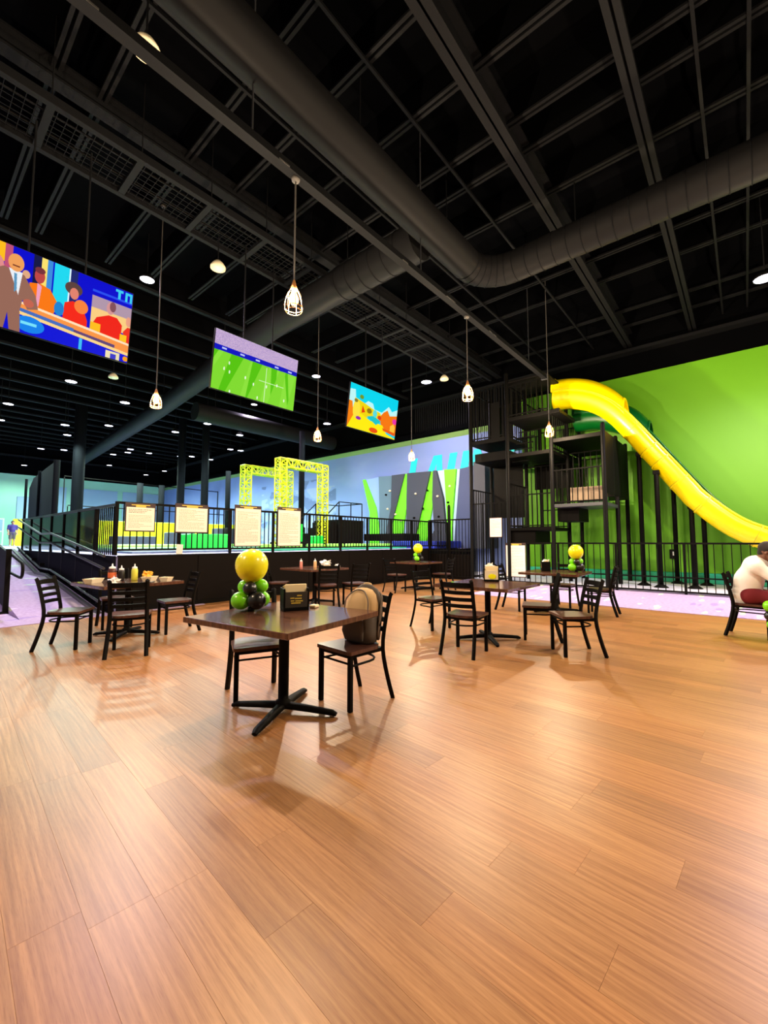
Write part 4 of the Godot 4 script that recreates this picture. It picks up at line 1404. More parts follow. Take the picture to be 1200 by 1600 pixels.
func build_courts():
	truss_arch(9.04, 11.35, 12.8, 4.36, "nearer yellow truss arch beyond the platform railing")
	truss_arch(8.9, 11.22, 14.9, 4.32, "farther yellow truss arch, left of the other one")
	# floor mats
	pad("floor_mat", "teal floor mat just inside the platform railing by the steps", "mat", Vector3(6.6, 1.04, 10.4), Vector3(13.6, 1.10, 11.6), M.teal_pad)
	pad("floor_mat", "long pale mint floor mat across the courts", "mat", Vector3(4.2, 1.04, 13.6), Vector3(15.6, 1.12, 15.4), M.mint_pad)
	pad("floor_mat", "blue-grey floor mat at the left end of the courts", "mat", Vector3(3.6, 1.04, 10.6), Vector3(6.4, 1.09, 13.2), M.blue_grey)
	pad("floor_mat", "lime green floor mat farther back on the courts", "mat", Vector3(4.4, 1.04, 16.2), Vector3(13.0, 1.2, 19.0), M.lime_pad)
	pad("crash_mat", "blue crash mat below the climbing wall", "mat", Vector3(13.6, 1.04, 9.0), Vector3(15.5, 1.34, 11.2), M.blue_pad)
	# padded walls
	var i := 0
	for q in [[5.9, 7.1], [7.15, 8.35], [8.4, 9.6], [9.65, 10.85], [10.9, 12.1], [12.15, 13.35], [13.4, 14.6], [14.65, 15.85]]:
		var ord: String = ["first", "second", "third", "fourth", "fifth", "sixth", "seventh", "eighth"][i]
		pad("wall_pad", "yellow padded wall panel at the back of the courts, %s from the left" % ord, "padded panel", Vector3(q[0], 1.04, 25.0), Vector3(q[1], 2.38, 25.25), M.yellow_pad, "yellow padded wall panels")
		i += 1
	i = 0
	for q in [[6.3, 8.0, 1.55], [8.6, 9.8, 1.75], [11.0, 12.4, 2.0]]:
		pad("foam_block", "dark foam block before the yellow pads, %s" % ["leftmost", "middle one", "rightmost"][i], "foam block", Vector3(q[0], 1.04, 20.6), Vector3(q[1], q[2], 21.3), M.slate, "dark foam blocks")
		i += 1
	pad("foam_block", "large bright green foam block behind the railing signs", "foam block", Vector3(5.75, 1.04, 12.4), Vector3(7.0, 1.55, 13.2), M.green_pad)
	pad("foam_block", "small bright green foam block beside the black steps", "foam block", Vector3(9.6, 1.04, 11.3), Vector3(10.0, 1.52, 11.7), M.green_pad)
	pad("foam_block", "tall green foam block under the nearer yellow arch", "foam block", Vector3(9.95, 1.3, 13.2), Vector3(10.6, 2.0, 13.6), M.green_pad)
	pad("foam_plinth", "black plinth under the green foam block and yellow arches", "plinth", Vector3(9.5, 1.12, 13.05), Vector3(10.8, 1.30, 13.9), M.black)
	for k in 7:
		pad("edge_cushion", "small lime edge cushion behind the railing, %s from the left" % ["first", "second", "third", "fourth", "fifth", "sixth", "seventh"][k], "cushion", Vector3(7.3 + k * 0.92, 1.10, 11.0), Vector3(7.92 + k * 0.92, 1.24, 11.3), M.lime_pad, "lime edge cushions")
	pad("foam_block", "low black foam block at the foot of the climbing wall", "foam block", Vector3(14.0, 1.34, 10.9), Vector3(15.2, 1.66, 13.2), M.black)
	pad("padded_panel", "bright yellow padded panel at the end of the ramp corridor", "padded panel", Vector3(4.9, 1.04, 34.0), Vector3(5.9, 2.7, 34.2), M.yellow_pad)
	pad("glazed_screen", "blue-grey glazed screen above the yellow panel at the corridor end", "screen", Vector3(5.0, 2.7, 34.0), Vector3(6.0, 4.1, 34.1), M.blue_grey)
	var d := struct("door_1", "pale framed door far down the corridor")
	part("frame", span(Vector3(4.2, 1.04, 40.85), Vector3(5.4, 3.0, 40.95)), M.white, d)
	part("pane", span(Vector3(4.3, 2.1, 40.8), Vector3(5.3, 2.9, 40.86)), M.sky, d)
	part("pane", span(Vector3(4.3, 1.15, 40.8), Vector3(5.3, 2.0, 40.86)), M.mint, d)
	# black stair platform with railing
	var s := thing("stair_platform", "black platform with steps and a railing before the climbing wall", "platform", W(12.9, 1.04, 13.75))
	part("block", box(Vector3(0.1, 0.6, 0), Vector3(1.5, 1.2, 1.6), 0.01), M.black, s)
	for k in 5:
		part("step", box(Vector3(-0.78 - 0.26 * k, 0.55 - 0.12 * k, 0), Vector3(0.26, 1.1 - 0.24 * k, 1.2)), M.black, s)
	for z in [-0.75, 0.75]:
		part("rail", tube(S(), [Vector3(0.8, 1.95, z), Vector3(-0.6, 1.95, z), Vector3(-1.9, 0.85, z)], 0.024, 6), M.black, s)
		for x in [0.8, 0.1, -0.6]:
			part("rail_post", rod(Vector3(x, 1.2, z), Vector3(x, 1.95, z), 0.022, 6), M.black, s)
		part("rail_post", rod(Vector3(-1.9, 0, z), Vector3(-1.9, 0.85, z), 0.022, 6), M.black, s)
	part("rail", rod(Vector3(0.8, 1.95, -0.75), Vector3(0.8, 1.95, 0.75), 0.024, 6), M.black, s)
	# columns
	var cm := {}
	for q in [[6.25, 26.3, 0.27, 8.95, "thick round black column below the end of the long duct"], [9.9, 28.2, 0.17, 4.9, "slim black column, left of a pair behind the signs"], [11.2, 28.3, 0.17, 4.9, "slim black column, right of a pair behind the signs"], [10.6, 24.2, 0.2, 8.95, "round black column behind the second sign"], [11.0, 22.2, 0.19, 8.95, "round black column just right of the second sign"], [10.8, 19.4, 0.12, 4.8, "thin black post left of the yellow arches"], [12.2, 15.4, 0.13, 6.4, "black post behind the right leg of the nearer arch"]]:
		var c := thing("column", q[4], "column", W(q[0], 1.04, q[1]), 0, "black columns on the courts")
		part("shaft", lathe(S(), [Vector2(0, 0), Vector2(q[2], 0), Vector2(q[2], q[3] - 1.04), Vector2(0, q[3] - 1.04)], 16), M.column, c)
		part("collar", lathe(S(), [Vector2(q[2], 0), Vector2(q[2] + 0.06, 0), Vector2(q[2] + 0.06, 0.9), Vector2(q[2], 0.95)], 16), M.black, c)
	for q in [[30.6, 5.2, "upper"], [29.6, 3.4, "lower"]]:
		var t := thing("net_cable", "%s black net cable strung across the far courts" % q[2], "cable", W(10, q[1], q[0]), 0, "net cables")
		part("cable", rod(Vector3(-3.4, 0, 0), Vector3(6.2, -0.1, 0), 0.03, 5), M.black, t)
		for x in [-3.4, 6.2]:
			part("stay", rod(Vector3(x, -0.05, 0), Vector3(x, 1.04 - q[1], 0), 0.03, 5), M.black, t)

func build_climbing_wall():
	var w := thing("climbing_wall", "faceted climbing wall of slate, blue and lime panels below the turquoise letters", "climbing wall", W(16.24, 1.04, 11.6))
	var P := [
		["lime_wall", 0.45, [14.95, 4.5, 14.75, 4.5, 14.0, 3.0, 13.75, 1.6, 13.75, 1.04, 14.45, 1.04, 14.45, 2.8]],
		["wall_blue", 0.40, [14.75, 4.5, 13.8, 4.55, 13.75, 3.2, 13.75, 1.6, 14.0, 3.0]],
		["slate_teal", 0.5, [13.8, 4.55, 12.85, 4.5, 12.9, 3.0, 13.4, 1.04, 13.75, 1.04, 13.75, 3.2]],
		["slate", 0.62, [12.85, 4.5, 12.08, 4.5, 12.85, 2.2, 12.85, 1.04, 13.4, 1.04, 12.9, 3.0]],
		["lime_wall", 0.55, [12.08, 4.5, 11.9, 4.5, 11.95, 3.2, 12.4, 1.04, 12.85, 1.04, 12.85, 2.2]],
		["wall_blue", 0.48, [11.95, 3.2, 11.95, 1.04, 12.4, 1.04]],
		["slate", 0.64, [11.9, 4.5, 10.6, 4.46, 11.5, 1.4, 11.6, 1.04, 11.95, 1.04, 11.95, 3.2]],
		["lime_wall", 0.55, [10.6, 4.46, 10.45, 4.46, 10.5, 3.2, 10.95, 1.04, 11.6, 1.04, 11.5, 1.4]],
		["wall_blue", 0.48, [10.5, 3.2, 10.4, 1.8, 10.95, 1.04]],
		["slate", 0.66, [10.45, 4.46, 10.3, 4.46, 9.95, 3.2, 9.75, 1.04, 10.95, 1.04, 10.4, 1.8, 10.5, 3.2]],
		["wall_pale", 0.5, [10.3, 4.46, 9.9, 4.46, 9.8, 2.5, 9.75, 1.04, 9.95, 3.2]],
		["lime_wall", 0.6, [9.9, 4.46, 9.3, 4.42, 9.5, 2.5, 9.6, 1.04, 9.75, 1.04, 9.8, 2.5]],
		["wall_pale", 0.5, [9.3, 4.42, 9.1, 4.4, 9.45, 1.04, 9.6, 1.04, 9.5, 2.5]],
		["navy", 0.62, [9.1, 4.4, 8.2, 4.5, 8.25, 1.04, 9.45, 1.04]],
	]
	var t := Transform3D(Basis(Vector3(0, 0, -1), Vector3.UP, Vector3(-1, 0, 0)), Vector3.ZERO)
	for p in P:
		var poly := PackedVector2Array()
		for i in range(0, p[2].size(), 2): poly.append(Vector2(p[2][i] - 11.6, p[2][i + 1] - 1.04))
		part("panel", prism(S(), poly, 0.0, p[1], t), M[p[0]], w)
	# the dark right end of the wall returns towards the room
	part("return_panel", prism(S(), pool([8.2 - 11.6, 3.46, 7.7 - 11.6, 3.6, 7.7 - 11.6, 0, 8.2 - 11.6, 0]), 0.0, 1.1, t), M.slate, w)
	var hm := commit(ball(S(), Vector3.ZERO, Vector3(0.07, 0.05, 0.06), Basis.IDENTITY, 8))
	for q in [[13.3, 3.6, 0.5], [12.95, 3.75, 0.62], [13.2, 2.9, 0.5], [12.6, 2.6, 0.62], [12.3, 2.3, 0.6], [11.4, 3.5, 0.64], [11.0, 2.8, 0.64], [11.5, 2.4, 0.64], [10.75, 3.6, 0.64], [10.2, 3.3, 0.66], [10.15, 2.4, 0.66], [9.6, 3.7, 0.6], [9.7, 3.0, 0.6], [13.0, 2.0, 0.5]]:
		part("hold", hm, M.black if int(q[0] * 10) % 3 else M.cream, w, t * Vector3(q[0] - 11.6, q[1] - 1.04, q[2] + 0.02))

func build_tower():
	var base := W(14.2, 0.05, 5.0)
	var t := thing("climbing_tower", "tall black climbing tower of posts, decks and bars", "play tower", base)
	var at := func(u: float, y: float, v: float) -> Vector3: return W(u - 14.2, y - 0.05, v - 5.0)
	var posts := {}
	for q in [[12.8, 7.02, 6.6], [12.8, 5.7, 6.75], [12.8, 4.32, 4.5], [12.8, 2.9, 4.6], [14.3, 7.02, 6.6], [14.3, 5.7, 6.75], [14.3, 4.32, 6.5], [14.3, 2.9, 4.5], [15.7, 7.02, 5.4], [15.7, 5.7, 6.3], [15.7, 4.32, 5.6], [15.7, 2.9, 4.5]]:
		var h: float = q[2] - 0.05
		if not posts.has(h): posts[h] = commit(lathe(S(), [Vector2(0, 0), Vector2(0.07, 0), Vector2(0.062, 0.02), Vector2(0.062, h), Vector2(0.04, h + 0.05), Vector2(0, h + 0.05)], 12))
		part("post", posts[h], M.post, t, at.call(q[0], 0.05, q[1]))
	var slab := func(u0, u1, v0, v1, y, th, m, nm):
		part(nm, box(at.call((u0 + u1) / 2.0, y - th / 2.0, (v0 + v1) / 2.0), Vector3(absf(u1 - u0), th, absf(v1 - v0)), 0.01), m, t)
	slab.call(12.78, 14.3, 5.7, 7.05, 4.72, 0.14, M.post, "deck")
	slab.call(12.95, 14.3, 5.75, 6.95, 4.3, 0.3, M.black, "deck_box")
	slab.call(12.78, 14.3, 4.05, 5.7, 5.3, 0.12, M.post, "deck")
	slab.call(14.3, 15.7, 4.32, 6.9, 4.2, 0.12, M.post, "deck")
	slab.call(12.78, 14.3, 4.32, 5.7, 4.1, 0.12, M.black, "deck")
	slab.call(12.78, 14.3, 2.88, 4.32, 2.42, 0.1, M.handrail, "deck")
	slab.call(14.3, 15.7, 2.9, 4.32, 2.8, 0.12, M.post, "deck")
	slab.call(12.78, 14.3, 4.32, 5.7, 1.75, 0.1, M.post, "deck")
	slab.call(12.9, 14.2, 4.9, 5.7, 1.65, 0.42, M.black, "deck_box")
	slab.call(13.2, 14.2, 3.7, 4.32, 2.32, 0.4, M.black, "deck_box")
	slab.call(12.8, 15.7, 2.9, 4.32, 4.4, 0.12, M.black, "roof_deck")
	slab.call(12.8, 14.3, 4.4, 5.7, 6.5, 0.06, M.black, "roof_frame")
	# bars: [fixed axis, value, from, to, low, high]
	var bars := {}
	var bar_face := func(along_v: bool, fix: float, a: float, b: float, y0: float, y1: float, gap: float):
		var h := y1 - y0
		if not bars.has(h): bars[h] = commit(box(Vector3(0, h / 2, 0), Vector3(0.022, h, 0.022)))
		var n := int(absf(b - a) / gap)
		for i in range(1, n):
			var s := lerpf(a, b, float(i) / n)
			part("bar", bars[h], M.post, t, at.call(fix, y0, s) if along_v else at.call(s, y0, fix))
		for y in [y0 + 0.06, y1 - 0.03]:
			var m := (a + b) / 2.0
			part("rail", box(at.call(fix, y, m) if along_v else at.call(m, y, fix), Vector3(0.035, 0.035, absf(b - a)) if along_v else Vector3(absf(b - a), 0.035, 0.035)), M.post, t)
	bar_face.call(true, 12.8, 5.7, 7.02, 4.72, 6.5, 0.13)
	bar_face.call(false, 7.02, 12.8, 14.3, 4.72, 6.5, 0.15)
	bar_face.call(true, 14.3, 5.7, 7.02, 4.72, 6.3, 0.16)
	bar_face.call(true, 12.8, 4.4, 5.7, 5.3, 6.35, 0.15)
	bar_face.call(true, 14.3, 4.6, 5.7, 5.3, 6.5, 0.15)
	bar_face.call(true, 15.7, 4.32, 5.7, 4.2, 5.4, 0.17)
	bar_face.call(true, 12.8, 2.9, 4.32, 2.42, 3.45, 0.14)
	bar_face.call(true, 14.3, 2.9, 4.32, 2.8, 4.2, 0.17)
	bar_face.call(true, 15.7, 2.9, 4.32, 2.8, 4.2, 0.2)
	bar_face.call(true, 12.8, 4.32, 5.7, 1.75, 2.8, 0.14)
	bar_face.call(true, 14.3, 4.32, 5.7, 1.75, 3.9, 0.16)
	bar_face.call(true, 15.7, 4.32, 5.7, 2.4, 4.0, 0.2)
	bar_face.call(false, 4.32, 12.8, 14.3, 2.42, 3.6, 0.16)
	bar_face.call(false, 5.7, 12.8, 14.3, 1.75, 3.2, 0.2)
	bar_face.call(true, 12.8, 5.7, 7.02, 0.1, 2.6, 0.13)
	bar_face.call(false, 7.02, 12.8, 14.3, 0.1, 3.1, 0.16)
	bar_face.call(true, 15.7, 5.7, 7.02, 4.2, 5.3, 0.15)
	bar_face.call(false, 5.7, 12.8, 14.3, 4.72, 6.4, 0.15)
	bar_face.call(false, 5.7, 14.3, 15.7, 4.2, 6.2, 0.16)
	bar_face.call(false, 4.32, 14.3, 15.7, 4.2, 5.5, 0.18)
	bar_face.call(true, 14.3, 4.32, 5.7, 4.2, 5.2, 0.17)
	bar_face.call(false, 4.32, 12.8, 14.3, 4.1, 5.2, 0.18)
	part("dark_panel", box(at.call(14.9, 5.6, 7.0), Vector3(1.3, 1.7, 0.03)), M.black, t)
	part("dark_panel", box(at.call(14.28, 3.2, 6.35), Vector3(0.03, 2.1, 1.1)), M.black, t)
	part("dark_panel", box(at.call(14.95, 3.6, 5.0), Vector3(0.03, 0.9, 1.3)), M.black, t)
	# solid side of the box section at the right end
	for k in 3:
		part("side_panel", box(at.call(13.28 + k * 0.967, 3.55, 2.87), Vector3(0.95, 1.75, 0.03), 0.004), M.black, t)
	part("narrow_panel", box(at.call(12.79, 5.3, 6.1), Vector3(0.03, 1.2, 0.3)), M.post, t)
	part("narrow_panel", box(at.call(14.28, 5.5, 6.35), Vector3(0.03, 1.5, 0.42)), M.black, t)
	part("tan_panel", box(at.call(13.3, 2.72, 3.45), Vector3(0.05, 0.42, 1.0)), M.tan, t, Vector3.ZERO, "tan panel low on the deck")
	part("step_block", box(at.call(13.5, 2.52, 3.3), Vector3(0.3, 0.2, 0.6)), M.slide_green, t)
	for k in 6:
		part("ladder_rung", rod(at.call(13.1 + k * 0.12, 3.9 + k * 0.22, 5.68), at.call(13.1 + k * 0.12, 3.9 + k * 0.22, 5.1), 0.02, 6), M.post, t)
	slide("tube_slide", "long bright yellow slide with a hooded top running down the green wall", 14.2, V2([4.6, 6.07, 4.0, 5.98, 3.41, 5.75, 2.88, 5.35, 2.4, 4.75, 1.89, 4.0, 1.115, 2.86, 0.83, 2.46, 0.19, 1.83, -0.41, 1.49, -1.4, 1.15, -2.6, 0.95, -3.4, 0.92]), M.slide, 2.55, [2.3, 1.85, 1.5, 1.14, 0.72, -0.4, -1.6],
		[[13.95, 1.83, 3.2], [14.2, 1.09, 2.2], [14.35, 2.3, 3.85], [14.2, -1.2, 0.7]])
	slide("tube_slide", "dark green hooded slide half hidden behind the yellow one", 15.35, V2([4.3, 5.5, 3.6, 5.45, 3.0, 5.25, 2.5, 4.95, 2.1, 4.45, 1.4, 3.4, 0.6, 2.3, -0.2, 1.6, -1.5, 1.15, -3.0, 1.0]), M.slide_green, 2.05, [0.6, -0.6],
		[[15.6, 1.62, 2.9], [15.4, 0.9, 2.05]])
	pad("wall_base_pad", "mint padded strip along the foot of the green wall", "padded strip", Vector3(15.95, 0.05, -7.9), Vector3(16.23, 0.36, 6.6), M.teal_pad)
	var s := thing("wall_socket_box", "small black socket box low on the green wall", "socket", W(16.24, 0.92, 1.75))
	part("box", box(Vector3(-0.04, 0, 0), Vector3(0.08, 0.3, 0.22), 0.01), M.black, s)
	part("cover", box(Vector3(-0.085, 0.02, 0), Vector3(0.01, 0.12, 0.1)), M.white, s)

func build_services():
	# main round duct with an elbow, and its branches
	var d := thing("round_duct", "large black spiral duct turning a corner under the ceiling", "duct", W(8.4, 7.2, 4.25))
	var pts := [W(-12.0, 0, 0), W(-0.75, 0, 0)]
	for i in range(1, 7):
		var a := PI / 2 * i / 6.0
		pts.append(W(-0.75 + sin(a) * 0.75, 0, -0.75 + cos(a) * 0.75))
	pts.append(W(0, 0, -10))
	part("straight_run", tube(S(), [pts[0], pts[1]], 0.31, 24), M.duct, d)
	part("elbow", tube(S(), pts.slice(1, 8), 0.312, 24), M.duct, d)
	part("branch_run", tube(S(), [pts[7], pts[8]], 0.31, 24), M.duct, d)
	var rm := S()
	var rp := ring(Vector3.ZERO, Vector3(0.314, 0, 0), Vector3(0, 0.314, 0), 24)
	rp.append(rp[0])
	tube(rm, rp, 0.008, 4, 1.0, false)
	var seam := commit(rm)
	for i in 34:
		part("seam", seam, M.steel, d, W(0, 0, -0.8 - i * 0.27))
	for i in range(1, 7):
		var o := part("seam", seam, M.steel, d, pts[i])
		var t: Vector3 = (pts[i + 1] - pts[i - 1]).normalized()
		o.basis = Basis.looking_at(t, Vector3.UP)
	for x in [-10.0, -7.0, -4.0, -1.5]:
		part("hanger", rod(W(x, 0.3, 0), W(x, 1.75, 0), 0.012, 5), M.steel, d)
	for v in [-2.0, -5.0, -8.0]:
		part("hanger", rod(W(0, 0.3, v), W(0, 1.75, v), 0.012, 5), M.steel, d)
	var e := thing("round_duct", "long black duct running away over the courts to the far left", "duct", W(6.45, 7.2, 4.6))
	part("collar", tube(S(), [W(0, 0, 0), W(0, 0, 2.2)], 0.36, 24), M.duct, e)
	part("long_run", tube(S(), [W(0, 0, 2.2), W(0.0, 0, 4.5), W(1.1, 0, 15.0), W(2.4, 0, 32.4)], 0.345, 20), M.duct, e)
	for k in 6:
		var o := part("seam", seam, M.steel, e, W(0, 0, 0.4 + k * 0.34))
		o.scale = Vector3(1.16, 1.16, 1.0)
	for v in [2.0, 8.0, 14.0, 22.0, 30.0]:
		var x := maxf(0.0, (v - 4.5) * 0.09)
		part("hanger", rod(W(x, 0.33, v), W(x, 1.75, v), 0.012, 5), M.steel, e)
	var g := thing("round_duct", "dark cross duct above the far courts", "duct", W(11.5, 6.8, 17.4))
	part("run", tube(S(), [W(-3.4, 0, 0), W(4.4, 0, 0)], 0.38, 20), M.duct, g)
	for x in [-2.5, 1.0, 4.0]: part("hanger", rod(W(x, 0.36, 0), W(x, 2.15, 0), 0.012, 5), M.steel, g)
	# strut rail that carries the pendants
	var r := thing("ceiling_rail", "long black suspended ceiling rail with bright metal flecks", "rail", W(4.6, 6.1, 4.3))
	part("channel", box(Vector3(0, 0.06, 0), Vector3(15.4, 0.12, 0.12), 0.004), M.steel, r)
	part("lip", box(Vector3(0, 0.0, 0.07), Vector3(15.4, 0.03, 0.03)), M.steel, r)
	part("end_cap", box(Vector3(7.72, 0.06, 0), Vector3(0.05, 0.16, 0.18), 0.004), M.handrail, r)
	for x in [-6.0, -2.0, 1.5, 6.6]:
		part("drop_rod", rod(Vector3(x, 0.1, -0.02), Vector3(x, 2.9, -0.02 if x < 3.5 else -0.02), 0.012, 6), M.handrail, r)
	for x in [-3.9, -3.7, -1.6, 0.9, 2.3, 2.45, 4.1, 4.3]:
		part("fitting", box(Vector3(x, 0.0, 0.086), Vector3(0.16, 0.02, 0.006)), M.chrome, r)
	# cable tray on the left
	var c := thing("cable_tray", "wide black wire-mesh cable tray above the televisions", "cable tray", W(6.0, 7.60, 7.84))
	for z in [-0.51, 0.51]:
		part("side_rail", box(Vector3(0, 0.06, z), Vector3(18, 0.14, 0.1), 0.004), M.steel, c)
	for i in 15:
		part("cross_bar", box(Vector3(-8.4 + i * 1.2, 0.02, 0), Vector3(0.1, 0.05, 1.02)), M.steel, c)
		part("drop_rod", rod(Vector3(-8.4 + i * 1.2, 0.05, 0.51), Vector3(-8.4 + i * 1.2, 1.45, 0.51), 0.01, 5), M.steel, c)
	var ms := S()
	for k in 8: bx(ms, Vector3(0, 0.05, -0.4 + k * 0.115), Vector3(18, 0.008, 0.008))
	for k in 150: bx(ms, Vector3(-8.9 + k * 0.12, 0.055, 0), Vector3(0.008, 0.008, 0.94))
	var mm := part("wire_mesh", ms, M.steel, c)
	mm.set_meta("kind", "stuff")
	part("cable", tube(S(), [Vector3(-9, 0.09, 0.2), Vector3(-3, 0.085, 0.26), Vector3(3, 0.09, 0.2), Vector3(9, 0.09, 0.24)], 0.02, 6), M.black, c)
	part("cable", tube(S(), [Vector3(-9, 0.085, -0.2), Vector3(-2, 0.085, -0.14), Vector3(9, 0.085, -0.2)], 0.016, 6), M.black, c)

func build_lamps():
	var e := 26.0
	pendant(W(3.24, 4.45, 4.3), 6.1, "glowing cage pendant lamp nearest the viewer, above the middle television", e)
	pendant(W(7.74, 4.45, 4.3), 6.1, "glowing cage pendant lamp hanging left of the tower top", e)
	pendant(W(11.93, 4.45, 4.07), 9.0, "glowing cage pendant lamp before the tower decks, below the yellow slide top", e)
	pendant(W(3.69, 4.45, 9.8), 9.0, "glowing cage pendant lamp left of the football television", e)
	pendant(W(8.07, 4.45, 9.47), 9.0, "glowing cage pendant lamp left of the cartoon television", e)
	pendant(W(12.27, 4.45, 9.15), 9.0, "glowing cage pendant lamp before the sky blue mural wall", e)
	pendant(W(-1.2, 4.45, 4.3), 6.1, "glowing cage pendant lamp behind the viewer on the rail", e)
	pendant(W(3.4, 4.45, -0.9), 9.0, "glowing cage pendant lamp to the viewer's right", e)
	pendant(W(7.9, 4.45, -1.0), 9.0, "glowing cage pendant lamp above the seated person's table", e)
	pendant(W(12.1, 4.45, -0.9), 9.0, "glowing cage pendant lamp just outside the right edge", e)
	# bright white ceiling lights: [u, y, v, energy, radius, label]
	var L := [
		[3.83, 7.8, 11.0, 80.0, 0.17, "bright starry white ceiling light right of the quiz show television"],
		[10.59, 7.8, 12.55, 45.0, 0.17, "bright white ceiling light between the football and cartoon televisions"],
		[10.93, 7.8, 17.43, 50.0, 0.15, "white ceiling light just under the football television"],
		[11.7, 6.85, -0.56, 72.0, 0.2, "bright white ceiling light over the green wall at the right edge"],
		[13.6, 7.8, -6.0, 45.0, 0.24, "white ceiling light farther right over the green wall"],
		[-2.5, 7.8, 11.0, 45.0, 0.24, "white ceiling light outside the view on the left"],
		[13.9, 7.8, 9.6, 26.0, 0.22, "white ceiling light lighting the climbing wall"],
	]
	for q in L: high_bay(W(q[0], q[1], q[2]), 9.0, q[5], q[3], q[4])
	var far := [[2.88, 24.44], [2.72, 21.33], [5.38, 30.32], [6.32, 29.74], [6.7, 28.77], [5.86, 37.88], [8.75, 26.6], [8.61, 29.0], [8.98, 27.7], [9.87, 26.94], [9.04, 18.16], [8.74, 20.73], [11.08, 18.9], [13.05, 22.13], [13.25, 26.05], [13.21, 32.99], [9.7, 33.38], [12.53, 14.07], [11.5, 26.51], [12.0, 26.0], [12.48, 22.26], [13.03, 36.02], [5.5, 25.4], [4.94, 23.27], [6.27, 21.89], [3.65, 16.73], [5.58, 17.75]]
	var rows := ["in the far ceiling at the extreme left", "over the head of the ramp", "over the far corridor", "near the far end of the long duct", "over the end of the long duct", "deepest in the corridor", "right of the duct end", "just right of the thick column", "above the first sign", "above the first sign, farther right", "left of the football television's lower corner", "beside the long duct on its right", "under the football television, near the cross duct", "above the left yellow arch leg", "between the signs and arches, farther back", "low over the far wall's right part", "low over the far wall behind the signs", "beside the cartoon television's left edge", "in a close pair behind the second sign, left one", "in a close pair behind the second sign, right one", "hung on a rod left of the arches", "lowest over the far corner", "left of the long duct, far back", "left of the long duct, second row", "left of the long duct, third row", "below the quiz show television", "between quiz show television and pendant lamp"]
	for i in far.size():
		high_bay(W(far[i][0], 6.6, far[i][1]), 9.0, "small white ceiling light " + rows[i], 22.0 if far[i][0] > 11.5 else 60.0, 0.17, true, Color(0.86, 1.0, 0.93))
	for q in [[1.64, 7.0, 5.03, "unlit white dish lamp hanging at the top left"], [4.16, 7.0, 8.1, "unlit cream ceiling disc left of the nearest pendant"], [12.39, 7.0, 7.8, "unlit cream ceiling disc left of the tower pendant"], [4.78, 7.0, 16.45, "unlit cream ceiling disc right of the quiz show television"]]:
		high_bay(W(q[0], q[1], q[2]), 9.0, q[3], 0.0, 0.15, false)
	television(W(1.46, 4.92, 7.77), 2.05, 1.19, 0.14, tv_show(), "hanging television showing a colourful quiz show at the left edge", 1.6, 7.6)
	television(W(4.95, 4.92, 7.77), 2.02, 1.19, 0.14, tv_match(), "hanging television showing a football match, middle of three", 1.6, 7.6)
	television(W(8.68, 4.93, 7.77), 2.02, 1.19, 0.14, tv_cartoon(), "hanging television showing an orange cartoon landscape, right of three", 1.6, 7.6)

